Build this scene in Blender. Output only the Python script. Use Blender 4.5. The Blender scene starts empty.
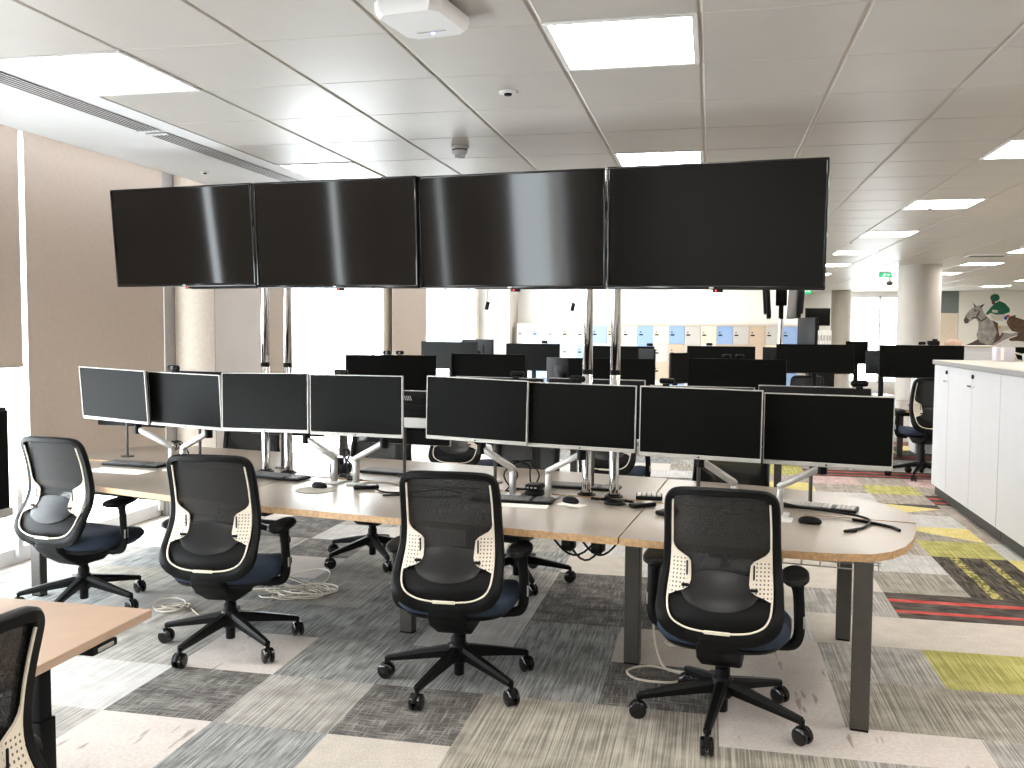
import bpy, bmesh, math, random
from mathutils import Vector, Matrix, Euler
random.seed(7)
sc = bpy.context.scene
COL = sc.collection
PI = math.pi
R = math.radians

# ------------------------------------------------------------------ helpers
def sm01(t):
    t = max(0.0, min(1.0, t)); return t * t * (3 - 2 * t)

def lerp_table(tab, x):
    if x <= tab[0][0]: return tab[0][1]
    for (a, va), (b, vb) in zip(tab, tab[1:]):
        if x <= b:
            return va + (vb - va) * (x - a) / (b - a)
    return tab[-1][1]

def catmull(P, n=6, closed=False):
    P = [Vector(p) for p in P]; out = []; N = len(P)
    for i in range(N if closed else N - 1):
        if closed:
            a, b, c, d = P[i - 1], P[i], P[(i + 1) % N], P[(i + 2) % N]
        else:
            a, b, c, d = P[max(i - 1, 0)], P[i], P[i + 1], P[min(i + 2, N - 1)]
        for k in range(n):
            t = k / n
            out.append(0.5 * ((2 * b) + (c - a) * t + (2 * a - 5 * b + 4 * c - d) * t * t + (3 * b - a - 3 * c + d) * t ** 3))
    if not closed: out.append(P[-1])
    return out

class MB:
    def __init__(self):
        self.bm = bmesh.new(); self.uv = None
    def _fin(self, faces, mi):
        for f in faces: f.material_index = mi
    def box(self, c, s, mi=0, rot=None, bevel=0.0, seg=2):
        hx, hy, hz = s[0] / 2, s[1] / 2, s[2] / 2
        v = []
        for x in (-hx, hx):
            for y in (-hy, hy):
                for z in (-hz, hz):
                    p = Vector((x, y, z))
                    if rot is not None: p = rot @ p
                    v.append(self.bm.verts.new(p + Vector(c)))
        idx = [(0, 1, 3, 2), (4, 6, 7, 5), (0, 4, 5, 1), (2, 3, 7, 6), (0, 2, 6, 4), (1, 5, 7, 3)]
        fs = [self.bm.faces.new([v[i] for i in q]) for q in idx]
        self._fin(fs, mi)
        if bevel > 0:
            es = list({e for f in fs for e in f.edges})
            r = bmesh.ops.bevel(self.bm, geom=es, offset=bevel, segments=seg, affect='EDGES', profile=0.5)
            self._fin(r['faces'], mi)
        return self
    def prism(self, pts, a, b, axis='z', mi=0, mi_top=None, M=None):
        def mk(p, h):
            if axis == 'z': q = Vector((p[0], p[1], h))
            elif axis == 'y': q = Vector((p[0], h, p[1]))
            else: q = Vector((h, p[0], p[1]))
            return M @ q if M is not None else q
        lo = [self.bm.verts.new(mk(p, a)) for p in pts]
        hi = [self.bm.verts.new(mk(p, b)) for p in pts]
        n = len(pts)
        f1 = self.bm.faces.new(lo[::-1]); f2 = self.bm.faces.new(hi)
        sd = [self.bm.faces.new((lo[i], lo[(i + 1) % n], hi[(i + 1) % n], hi[i])) for i in range(n)]
        self._fin(sd, mi)
        for f in (f1, f2): f.material_index = mi if mi_top is None else mi_top
        return self
    def tube(self, pts, r, seg=8, closed=False, mi=0, flat=1.0, up=None):
        pts = [Vector(p) for p in pts]; n = len(pts)
        rad = r if isinstance(r, (list, tuple)) else [r] * n
        rings = []; ref = Vector(up) if up is not None else None
        for i in range(n):
            if closed: t = pts[(i + 1) % n] - pts[i - 1]
            else: t = pts[min(i + 1, n - 1)] - pts[max(i - 1, 0)]
            if t.length < 1e-9: t = Vector((0, 0, 1))
            t.normalize()
            if ref is None:
                ref = Vector((0, 0, 1)) if abs(t.z) < .9 else Vector((1, 0, 0))
            s = t.cross(ref)
            if s.length < 1e-6: s = t.cross(Vector((0.3, 1, 0.2)))
            s.normalize(); u = s.cross(t).normalized()
            if up is None: ref = u
            rings.append([self.bm.verts.new(pts[i] + (s * math.cos(2 * PI * k / seg) + u * math.sin(2 * PI * k / seg) * flat) * rad[i]) for k in range(seg)])
        fs = []
        for i in range(n if closed else n - 1):
            A, B = rings[i], rings[(i + 1) % n]
            for k in range(seg):
                fs.append(self.bm.faces.new((A[k], A[(k + 1) % seg], B[(k + 1) % seg], B[k])))
        if not closed:
            fs.append(self.bm.faces.new(rings[0][::-1])); fs.append(self.bm.faces.new(rings[-1]))
        self._fin(fs, mi); return self
    def cyl(self, p0, p1, r, r2=None, seg=16, mi=0):
        return self.tube([p0, p1], [r, r if r2 is None else r2], seg, mi=mi)
    def lathe(self, prof, c=(0, 0, 0), seg=24, mi=0, axis='z'):
        c = Vector(c); rings = []
        for (r, h) in prof:
            ring = []
            for k in range(seg):
                a = 2 * PI * k / seg
                if axis == 'z': p = Vector((r * math.cos(a), r * math.sin(a), h))
                elif axis == 'y': p = Vector((r * math.cos(a), h, r * math.sin(a)))
                else: p = Vector((h, r * math.cos(a), r * math.sin(a)))
                ring.append(self.bm.verts.new(c + p))
            rings.append(ring)
        fs = []
        for A, B in zip(rings, rings[1:]):
            for k in range(seg):
                fs.append(self.bm.faces.new((A[k], A[(k + 1) % seg], B[(k + 1) % seg], B[k])))
        fs.append(self.bm.faces.new(rings[0][::-1])); fs.append(self.bm.faces.new(rings[-1]))
        self._fin(fs, mi); return self
    def loft(self, rings, mi=0):
        rr = [[self.bm.verts.new(Vector(p)) for p in ring] for ring in rings]; n = len(rr[0]); fs = []
        for A, B in zip(rr, rr[1:]):
            for k in range(n):
                fs.append(self.bm.faces.new((A[k], A[(k + 1) % n], B[(k + 1) % n], B[k])))
        fs.append(self.bm.faces.new(rr[0][::-1])); fs.append(self.bm.faces.new(rr[-1]))
        self._fin(fs, mi); return self
    def sheet(self, P, off, mi=0, uvs=None):
        """closed slab from a grid of points P[i][j] and an offset vector"""
        off = Vector(off); ni, nj = len(P), len(P[0])
        A = [[self.bm.verts.new(Vector(p)) for p in row] for row in P]
        B = [[self.bm.verts.new(Vector(p) + off) for p in row] for row in P]
        if uvs is not None and self.uv is None: self.uv = self.bm.loops.layers.uv.new('UVMap')
        fs = []
        def F(q, ij=None):
            f = self.bm.faces.new(q); fs.append(f)
            if uvs is not None and ij:
                for l, (i, j) in zip(f.loops, ij): l[self.uv].uv = uvs[i][j]
        for i in range(ni - 1):
            for j in range(nj - 1):
                q = ((i, j), (i, j + 1), (i + 1, j + 1), (i + 1, j))
                F([A[a][b] for a, b in q], q); F([B[a][b] for a, b in q[::-1]], q[::-1])
        for i in range(ni - 1):
            F((A[i][0], A[i + 1][0], B[i + 1][0], B[i][0])); F((A[i + 1][-1], A[i][-1], B[i][-1], B[i + 1][-1]))
        for j in range(nj - 1):
            F((A[0][j + 1], A[0][j], B[0][j], B[0][j + 1])); F((A[-1][j], A[-1][j + 1], B[-1][j + 1], B[-1][j]))
        self._fin(fs, mi); return self
    def build(self, name, mats, parent=None, ang=40, M=None):
        me = bpy.data.meshes.new(name)
        bmesh.ops.recalc_face_normals(self.bm, faces=self.bm.faces)
        self.bm.to_mesh(me); self.bm.free()
        for m in (mats if isinstance(mats, (list, tuple)) else [mats]): me.materials.append(m)
        me.shade_smooth()
        try: me.set_sharp_from_angle(angle=R(ang))
        except Exception: pass
        o = bpy.data.objects.new(name, me); COL.objects.link(o)
        if M is not None: o.matrix_basis = M
        if parent is not None: o.parent = parent
        return o

def tag(o, label, cat, group=None):
    o['label'] = label; o['category'] = cat
    if group: o['group'] = group
    return o
def thing(name, label, cat, loc=(0, 0, 0), rotz=0.0, group=None, M=None):
    o = bpy.data.objects.new(name, None); COL.objects.link(o); o.empty_display_size = .1
    if M is not None: o.matrix_basis = M
    else:
        o.location = loc; o.rotation_euler = (0, 0, rotz)
    return tag(o, label, cat, group)
def struct(o):
    o['kind'] = 'structure'; return o
def dup(root, loc=None, rotz=None, label=None, group=None, M=None):
    def cp(o, par):
        c = o.copy(); COL.objects.link(c)
        if par is not None: c.parent = par
        for ch in list(o.children): cp(ch, c)
        return c
    r = cp(root, None)
    if M is not None: r.matrix_basis = M
    else:
        if loc is not None: r.location = loc
        if rotz is not None: r.rotation_euler = (0, 0, rotz)
    if label: r['label'] = label
    if group: r['group'] = group
    return r

# the long desk stands turned nine degrees to the room's grid
C9, S9 = math.cos(R(9)), math.sin(R(9))
RZ = -R(9)
def D(u, v, z=0.0): return Vector((C9 * u + S9 * v, -S9 * u + C9 * v, z))
def pose(c, yaw, tilt, roll, h=0.0):
    m = Matrix.Rotation(R(yaw), 4, 'Z') @ Matrix.Rotation(-R(tilt), 4, 'X') @ Matrix.Rotation(-R(roll), 4, 'Y')
    return Matrix.Translation(Vector(c)) @ m @ Matrix.Translation((0, 0, -h / 2))

# ------------------------------------------------------------------ materials
def newmat(name):
    m = bpy.data.materials.new(name); m.use_nodes = True
    nt = m.node_tree; nt.nodes.clear()
    out = nt.nodes.new('ShaderNodeOutputMaterial')
    return m, nt, out
def N(nt, t, **k):
    n = nt.nodes.new(t)
    for a, b in k.items(): setattr(n, a, b)
    return n
def mat(name, col, rough=.5, metal=0.0, var=.06, scale=30, spec=.5, bump=0.0, coat=0.0):
    m, nt, out = newmat(name)
    b = N(nt, 'ShaderNodeBsdfPrincipled')
    b.inputs['Roughness'].default_value = rough; b.inputs['Metallic'].default_value = metal
    b.inputs['Specular IOR Level'].default_value = spec; b.inputs['Coat Weight'].default_value = coat
    tc = N(nt, 'ShaderNodeTexCoord'); no = N(nt, 'ShaderNodeTexNoise'); no.inputs['Scale'].default_value = scale
    no.inputs['Detail'].default_value = 3
    cr = N(nt, 'ShaderNodeValToRGB')
    c0 = [max(0, c * (1 - var)) for c in col]; c1 = [min(1, c * (1 + var)) for c in col]
    cr.color_ramp.elements[0].color = (*c0, 1); cr.color_ramp.elements[1].color = (*c1, 1)
    cr.color_ramp.elements[0].position = .3; cr.color_ramp.elements[1].position = .7
    nt.links.new(tc.outputs['Object'], no.inputs['Vector']); nt.links.new(no.outputs['Fac'], cr.inputs['Fac'])
    nt.links.new(cr.outputs['Color'], b.inputs['Base Color'])
    if bump:
        bp = N(nt, 'ShaderNodeBump'); bp.inputs['Strength'].default_value = bump; bp.inputs['Distance'].default_value = .002
        nt.links.new(no.outputs['Fac'], bp.inputs['Height']); nt.links.new(bp.outputs['Normal'], b.inputs['Normal'])
    nt.links.new(b.outputs['BSDF'], out.inputs['Surface'])
    return m
def emit(name, col, s):
    m, nt, out = newmat(name); e = N(nt, 'ShaderNodeEmission')
    e.inputs['Color'].default_value = (*col, 1); e.inputs['Strength'].default_value = s
    nt.links.new(e.outputs[0], out.inputs['Surface']); return m
def carpet(name, c1, c2, sx, sy, cross=False, lo=.42, hi=.6, extra=None):
    m, nt, out = newmat(name)
    b = N(nt, 'ShaderNodeBsdfPrincipled'); b.inputs['Roughness'].default_value = .95; b.inputs['Specular IOR Level'].default_value = .1
    tc = N(nt, 'ShaderNodeTexCoord')
    def nz(x, y, det=3):
        mp = N(nt, 'ShaderNodeMapping'); mp.inputs['Scale'].default_value = (x, y, 1)
        no = N(nt, 'ShaderNodeTexNoise'); no.inputs['Scale'].default_value = 1; no.inputs['Detail'].default_value = det
        nt.links.new(tc.outputs['Object'], mp.inputs['Vector']); nt.links.new(mp.outputs['Vector'], no.inputs['Vector'])
        return no.outputs['Fac']
    f = nz(sx, sy, 2)
    if cross:
        g = nz(sy, sx); mx = N(nt, 'ShaderNodeMath', operation='MAXIMUM')
        nt.links.new(f, mx.inputs[0]); nt.links.new(g, mx.inputs[1]); f = mx.outputs[0]
    gr = nz(210, 210, 1); ga = N(nt, 'ShaderNodeMath', operation='MULTIPLY_ADD'); ga.inputs[1].default_value = .35
    nt.links.new(gr, ga.inputs[0]); nt.links.new(f, ga.inputs[2]); gs = N(nt, 'ShaderNodeMath', operation='SUBTRACT'); gs.inputs[1].default_value = .175
    nt.links.new(ga.outputs[0], gs.inputs[0]); f = gs.outputs[0]
    big = nz(9, 9, 4); ad = N(nt, 'ShaderNodeMath', operation='MULTIPLY_ADD'); ad.inputs[1].default_value = .45
    nt.links.new(big, ad.inputs[0]); nt.links.new(f, ad.inputs[2])
    sb = N(nt, 'ShaderNodeMath', operation='SUBTRACT'); sb.inputs[1].default_value = .225
    nt.links.new(ad.outputs[0], sb.inputs[0])
    cr = N(nt, 'ShaderNodeValToRGB')
    cr.color_ramp.elements[0].color = (*c1, 1); cr.color_ramp.elements[1].color = (*c2, 1)
    cr.color_ramp.elements[0].position = lo; cr.color_ramp.elements[1].position = hi
    nt.links.new(sb.outputs[0], cr.inputs['Fac']); colr = cr.outputs['Color']
    if extra:                      # a second, sparse streak colour woven into the plank
        ec, ex, ey, t0, t1 = extra
        e = nz(ex, ey, 2); r2 = N(nt, 'ShaderNodeValToRGB')
        r2.color_ramp.elements[0].position = t0; r2.color_ramp.elements[1].position = t1
        mix = N(nt, 'ShaderNodeMix', data_type='RGBA')
        nt.links.new(e, r2.inputs['Fac']); nt.links.new(r2.outputs['Color'], mix.inputs['Factor'])
        nt.links.new(colr, mix.inputs['A']); mix.inputs['B'].default_value = (*ec, 1); colr = mix.outputs['Result']
    nt.links.new(colr, b.inputs['Base Color'])
    bp = N(nt, 'ShaderNodeBump'); bp.inputs['Strength'].default_value = .5; bp.inputs['Distance'].default_value = .003
    nt.links.new(sb.outputs[0], bp.inputs['Height']); nt.links.new(bp.outputs['Normal'], b.inputs['Normal'])
    nt.links.new(b.outputs['BSDF'], out.inputs['Surface'])
    return m

BLACK = mat('black_plastic', (.0045, .0045, .0048), .45, spec=.15)
BLACKG = mat('black_gloss', (.006, .006, .006), .12)
FRAMEB = mat('chair_black', (.0045, .0045, .0047), .46, spec=.15)
SCREEN_TV = mat('tv_glass', (.0048, .0045, .004), .07, spec=.40, var=.02)
SCREEN_M = mat('monitor_glass', (.0040, .0042, .0036), .36, spec=.06, var=.02)
SILVER = mat('silver_plastic', (.47, .455, .43), .4, .3)
ALU = mat('aluminium', (.50, .485, .46), .34, .65)
CHROME = mat('chrome', (.70, .69, .67), .10, 1.0, var=.01)
WHITE = mat('white_paint', (.80, .80, .80), .5, var=.015)
CREAM = mat('cream_plastic', (.78, .70, .58), .45, var=.03)
LUMB = mat('grey_plastic', (.008, .008, .0085), .34, spec=.35)
SEATF = mat('blue_fabric', (.016, .027, .052), .85, scale=220, var=.25, bump=.3)
PLY = mat('plywood_edge', (.50, .31, .155), .5, scale=60, var=.22)
LAM = mat('desk_laminate', (.30, .255, .21), .30, var=.04, scale=140)
BEECH = mat('beech_laminate', (.50, .355, .255), .42, var=.05, scale=8)
BRONZE = mat('leg_paint', (.075, .068, .060), .35, .3)
CEIL = mat('ceiling_metal', (.52, .493, .46), .40, .0, var=.02, scale=4, spec=.22)
CEILGAP = mat('ceiling_gap', (.58, .51, .44), .7)
PLASTER = mat('white_plaster', (.78, .78, .78), .6, var=.015, scale=6)
WALLW = mat('wall_paint', (.70, .685, .66), .7, var=.015, scale=4)
WALLG = mat('wall_mauve', (.56, .52, .50), .7, var=.03, scale=4)
BEIGEW = mat('wall_beige', (.64, .555, .465), .7, var=.03, scale=4)
TEAL = mat('wall_teal', (.17, .21, .215), .6, var=.04)
COLP = mat('column_paint', (.46, .43, .395), .65, var=.03, scale=5)
WINF = mat('window_frame', (.72, .72, .73), .35, var=.02)
CABW = mat('cabinet_white', (.66, .66, .68), .4, var=.015, scale=5)
CABTOP = mat('cabinet_top', (.55, .50, .43), .35, var=.05, scale=50)
CABEDGE = mat('cabinet_top_edge', (.27, .265, .255), .5, var=.08)
PLINTH = mat('plinth', (.03, .028, .022), .5)
PAPER = mat('paper', (.85, .83, .79), .7, var=.02)
CABLEW = mat('cable_white', (.62, .56, .47), .5)
LED = emit('panel_led', (1.0, .955, .89), 13.0)
REDLED = emit('red_led', (1, .05, .05), 3)
BLUELED = emit('blue_led', (.15, .35, 1), 6)
GREENS = emit('exit_green', (.02, .35, .12), 1.2)
WHITES = emit('exit_white', (.9, 1, .92), 1.2)

def blind_mat():
    m, nt, out = newmat('blind_fabric')
    d = N(nt, 'ShaderNodeBsdfDiffuse'); t = N(nt, 'ShaderNodeBsdfTranslucent'); mx = N(nt, 'ShaderNodeMixShader')
    tc = N(nt, 'ShaderNodeTexCoord'); no = N(nt, 'ShaderNodeTexNoise'); no.inputs['Scale'].default_value = 26; no.inputs['Detail'].default_value = 6
    cr = N(nt, 'ShaderNodeValToRGB'); cr.color_ramp.elements[0].color = (.41, .345, .295, 1); cr.color_ramp.elements[1].color = (.475, .405, .35, 1)
    nt.links.new(tc.outputs['Object'], no.inputs['Vector']); nt.links.new(no.outputs['Fac'], cr.inputs['Fac'])
    nt.links.new(cr.outputs['Color'], d.inputs['Color']); t.inputs['Color'].default_value = (.8, .66, .54, 1)
    mx.inputs[0].default_value = .06
    nt.links.new(d.outputs[0], mx.inputs[1]); nt.links.new(t.outputs[0], mx.inputs[2]); nt.links.new(mx.outputs[0], out.inputs['Surface'])
    return m
BLIND = blind_mat()
def glass_mat():
    m, nt, out = newmat('window_glass')
    t = N(nt, 'ShaderNodeBsdfTransparent'); t.inputs[0].default_value = (.93, .95, .95, 1)
    g = N(nt, 'ShaderNodeBsdfGlossy'); g.inputs['Roughness'].default_value = .02
    f = N(nt, 'ShaderNodeLayerWeight'); f.inputs['Blend'].default_value = .5
    pw = N(nt, 'ShaderNodeMath', operation='POWER'); pw.inputs[1].default_value = 5
    mm_ = N(nt, 'ShaderNodeMath', operation='MULTIPLY_ADD'); mm_.inputs[1].default_value = .5; mm_.inputs[2].default_value = .03
    nt.links.new(f.outputs['Facing'], pw.inputs[0]); nt.links.new(pw.outputs[0], mm_.inputs[0])
    mx = N(nt, 'ShaderNodeMixShader')
    nt.links.new(mm_.outputs[0], mx.inputs[0]); nt.links.new(t.outputs[0], mx.inputs[1]); nt.links.new(g.outputs[0], mx.inputs[2])
    nt.links.new(mx.outputs[0], out.inputs['Surface']); return m
GLASS = glass_mat()
def mesh_mat():
    m, nt, out = newmat('chair_mesh')
    b = N(nt, 'ShaderNodeBsdfPrincipled'); b.inputs['Base Color'].default_value = (.0055, .0052, .005, 1); b.inputs['Roughness'].default_value = .75
    t = N(nt, 'ShaderNodeBsdfTransparent'); mx = N(nt, 'ShaderNodeMixShader')
    tc = N(nt, 'ShaderNodeTexCoord'); ck = N(nt, 'ShaderNodeTexNoise'); ck.inputs['Scale'].default_value = 420; ck.inputs['Detail'].default_value = 1
    cr = N(nt, 'ShaderNodeValToRGB'); cr.color_ramp.elements[0].color = (.70, .70, .70, 1); cr.color_ramp.elements[1].color = (.93, .93, .93, 1)
    cr.color_ramp.elements[0].position = .35; cr.color_ramp.elements[1].position = .65
    nt.links.new(tc.outputs['Object'], ck.inputs['Vector']); nt.links.new(ck.outputs['Fac'], cr.inputs['Fac'])
    nt.links.new(cr.outputs['Color'], mx.inputs[0]); nt.links.new(t.outputs[0], mx.inputs[1]); nt.links.new(b.outputs[0], mx.inputs[2])
    nt.links.new(mx.outputs[0], out.inputs['Surface']); return m
MESHM = mesh_mat()
def pad_mat():
    m, nt, out = newmat('perforated_cream')
    b = N(nt, 'ShaderNodeBsdfPrincipled'); b.inputs['Roughness'].default_value = .45
    uv = N(nt, 'ShaderNodeUVMap'); fr = N(nt, 'ShaderNodeVectorMath', operation='FRACTION')
    sub = N(nt, 'ShaderNodeVectorMath', operation='SUBTRACT'); sub.inputs[1].default_value = (.5, .5, 0)
    ab = N(nt, 'ShaderNodeVectorMath', operation='ABSOLUTE'); sp = N(nt, 'ShaderNodeSeparateXYZ')
    mxm = N(nt, 'ShaderNodeMath', operation='MAXIMUM'); lt = N(nt, 'ShaderNodeMath', operation='LESS_THAN'); lt.inputs[1].default_value = .2
    s2 = N(nt, 'ShaderNodeSeparateXYZ'); gt = N(nt, 'ShaderNodeMath', operation='GREATER_THAN'); gt.inputs[1].default_value = 2.6
    lt2 = N(nt, 'ShaderNodeMath', operation='LESS_THAN'); lt2.inputs[1].default_value = 9.0
    mu = N(nt, 'ShaderNodeMath', operation='MULTIPLY'); mu2 = N(nt, 'ShaderNodeMath', operation='MULTIPLY')
    mix = N(nt, 'ShaderNodeMix', data_type='RGBA'); mix.inputs['A'].default_value = (.78, .70, .58, 1); mix.inputs['B'].default_value = (.10, .085, .07, 1)
    L = nt.links.new
    L(uv.outputs[0], fr.inputs[0]); L(fr.outputs[0], sub.inputs[0]); L(sub.outputs[0], ab.inputs[0]); L(ab.outputs[0], sp.inputs[0])
    L(sp.outputs[0], mxm.inputs[0]); L(sp.outputs[1], mxm.inputs[1]); L(mxm.outputs[0], lt.inputs[0])
    L(uv.outputs[0], s2.inputs[0]); L(s2.outputs[0], gt.inputs[0]); L(s2.outputs[1], lt2.inputs[0])
    L(lt.outputs[0], mu.inputs[0]); L(gt.outputs[0], mu.inputs[1]); L(mu.outputs[0], mu2.inputs[0]); L(lt2.outputs[0], mu2.inputs[1])
    L(mu2.outputs[0], mix.inputs['Factor']); L(mix.outputs['Result'], b.inputs['Base Color']); L(b.outputs[0], out.inputs['Surface'])
    return m
PADM = pad_mat()

# ------------------------------------------------------------------ room
CZ = 2.74
TX0, TXW = -.0616, .5732       # ceiling tile grid
TY0, TYW = 3.373, .625
def tx(k): return TX0 + TXW * k
def ty(j): return TY0 + TYW * j
LX = (-5, -1, 3, 7, 11)
LY = (-8, -4, 0, 4, 8, 12, 16, 20, 24, 28, 32)
XL, XR, YB, YF = -4.65, 9.0, -4.0, 26.5

def build_floor():
    st = {}
    names = {
     'L': carpet('carpet_light_grey', (.42, .41, .395), (.58, .57, .555), 150, 2.2),
     'C': carpet('carpet_cream', (.47, .43, .375), (.58, .53, .475), 130, 130),
     'M': carpet('carpet_mid_grey', (.22, .21, .195), (.50, .475, .44), 150, 1.6, lo=.36, hi=.68),
     'B': carpet('carpet_grey_brown', (.19, .175, .15), (.46, .42, .36), 150, 1.8, lo=.36, hi=.68),
     'D': carpet('carpet_dark_weave', (.085, .08, .075), (.34, .325, .305), 130, 7, True, .47, .76),
     'T': carpet('carpet_slate', (.15, .153, .15), (.41, .415, .405), 110, 4.5, lo=.35, hi=.70),
     'W': carpet('carpet_pale_crack', (.54, .49, .455), (.60, .55, .515), 60, 60, extra=((.34, .28, .245), 16, 3.0, .64, .69)),
     'Y': carpet('carpet_olive', (.30, .28, .085), (.53, .49, .19), 150, 2),
     'V': carpet('carpet_yellow', (.60, .50, .18), (.70, .61, .28), 100, 10),
     'R': carpet('carpet_dark_plank', (.040, .034, .030), (.125, .108, .094), 6, 110),
     'r': carpet('carpet_red', (.40, .045, .04), (.55, .13, .10), 6, 110),
     'K': carpet('carpet_dark_streak', (.034, .029, .024), (.13, .112, .09), 110, 5),
     'k': carpet('carpet_yellow_streak', (.10, .09, .03), (.50, .44, .16), 45, 22),
     'P': carpet('carpet_pink_mottle', (.45, .22, .21), (.56, .49, .46), 34, 34, lo=.35, hi=.6),
     'N': carpet('carpet_tan', (.26, .225, .195), (.46, .405, .36), 140, 2),
    }
    keys = list(names); mats = [names[k] for k in keys]; mi = {k: i for i, k in enumerate(keys)}
    GX, GW, GY, GH = .06, .5115, 3.375, .5345
    fixed = {(2, 2): 'Y', (2, 3): 'C', (3, 3): 'C', (2, 4): 'R', (3, 4): 'R', (2, 5): 'B', (2, 6): 'L', (3, 5): 'K', (3, 6): 'K', (2, 7): 'N', (3, 7): 'Y',
             (3, 8): 'V8', (3, 9): 'L', (3, 10): 'V10', (3, 11): 'N', (3, 12): 'Y', (2, 8): 'L', (2, 9): 'C', (2, 10): 'Rr', (2, 11): 'L', (4, 7): 'L', (4, 6): 'V', (4, 8): 'Rr', (4, 9): 'Rr', (4, 10): 'N',
             (4, 2): 'P', (4, 3): 'P', (3, 2): 'Y', (3, 1): 'B', (3, 0): 'B', (2, 1): 'B', (2, 0): 'M', (1, 1): 'B', (1, 2): 'M', (1, 3): 'C', (1, 4): 'M', (1, 5): 'C', (1, 6): 'C', (1, 7): 'L', (1, 8): 'P',
             (0, 1): 'W', (0, 2): 'W', (0, 3): 'L', (0, 4): 'C', (0, 5): 'L', (0, 6): 'C', (0, 0): 'Wp', (1, 0): 'Wp',
             (-1, 0): 'B', (-2, 0): 'B', (-2, -1): 'B', (-1, -1): 'B', (0, -1): 'B', (1, -1): 'M', (2, -1): 'M',
             (-1, 1): 'D', (-2, 1): 'T', (-1, 2): 'C', (-2, 2): 'T', (-1, 3): 'D', (-1, 4): 'D', (-2, 3): 'D', (-2, 4): 'D', (-1, 5): 'L', (-2, 5): 'C',
             (-3, 0): 'D', (-3, -1): 'C', (-4, 0): 'M', (-4, -1): 'T', (-3, 1): 'T', (-4, 1): 'T', (-4, 2): 'T', (-5, 2): 'T', (-3, 2): 'L', (-3, 3): 'L', (-4, 3): 'T', (-4, 4): 'L', (-5, 3): 'M', (-5, 4): 'M',
             (-5, 0): 'D', (-5, -1): 'W', (-5, 1): 'W', (-6, 1): 'M', (-6, 0): 'L', (-6, -1): 'M', (-7, 0): 'L', (-6, 2): 'M', (-7, 1): 'M', (-7, 2): 'L',
             (2, 12): 'N', (2, 13): 'P', (3, 13): 'N', (1, 9): 'N', (1, 10): 'L', (1, 11): 'P', (2, 14): 'R', (3, 14): 'R', (4, 14): 'R', (3, 15): 'B', (2, 15): 'N', (3, 16): 'P', (2, 16): 'V', (2, 17): 'C'}
    rnd = random.Random(3)
    mb = MB(); bm = mb.bm
    def quad(pts, key):
        f = bm.faces.new([bm.verts.new((x, y, 0)) for x, y in pts]); f.material_index = mi[key]
    def rect(x0, x1, y0, y1, key): quad([(x0, y0), (x1, y0), (x1, y1), (x0, y1)], key)
    for k in range(-10, 18):
        for j in range(-14, 44):
            x0, x1 = GX + GW * k, GX + GW * (k + 1); y0, y1 = GY + GH * j, GY + GH * (j + 1)
            if k == -10: x0 = XL - .1
            s = fixed.get((k, j))
            if s is None:
                if k >= 2 and j >= 3 or (k >= 0 and j > 8): s = rnd.choice('NNLPYVRKMCBLM')
                else: s = rnd.choice('MMLLTDBCWM')
            if s == 'V8' or s == 'V10':      # grey tile cut by a yellow wedge
                m = y0 + .02
                if s == 'V8':
                    quad([(x0, y1), (x0, y1 - .12), (x1, y0), (x1, y1)], 'V'); quad([(x0, y0), (x1, y0), (x0, y1 - .12)], 'B')
                else:
                    quad([(x0, y0), (x1 + 0, y0 + .33), (x0, y1)], 'V'); quad([(x0, y0), (x1, y0), (x1, y0 + .33)], 'N'); quad([(x0, y1), (x1, y0 + .33), (x1, y1)], 'R')
            elif s == 'Rr':
                rect(x0, x1 - .14, y0, y1, 'N'); rect(x1 - .14, x1 - .03, y0, y1, 'r'); rect(x1 - .03, x1, y0, y1, 'R')
            elif s == 'R':
                h = y1 - y0
                for a, b, q in ((0, .2, 'R'), (.2, .30, 'r'), (.30, .62, 'R'), (.62, .74, 'r'), (.74, 1, 'R')):
                    rect(x0, x1, y0 + a * h, y0 + b * h, q)
            elif s == 'K':
                d = .25 * GW
                rect(x0, x0 + .12, y0, y1, 'K')
                sh = .05 if j % 2 else -.0
                rect(x0 + .12, x0 + .18, y0, y1, 'k'); rect(x0 + .18, x0 + .34, y0, y1, 'K'); rect(x0 + .34, x0 + .39, y0, y1, 'k'); rect(x0 + .39, x1, y0, y1, 'K')
            elif s == 'Wp':
                rect(x0, x1, y0, y0 + .235, 'B' if k == 0 else 'M'); rect(x0, x1, y0 + .235, y1, 'W')
            else: rect(x0, x1, y0, y1, s)
    o = mb.build('floor', mats); return struct(o)
build_floor()

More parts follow.
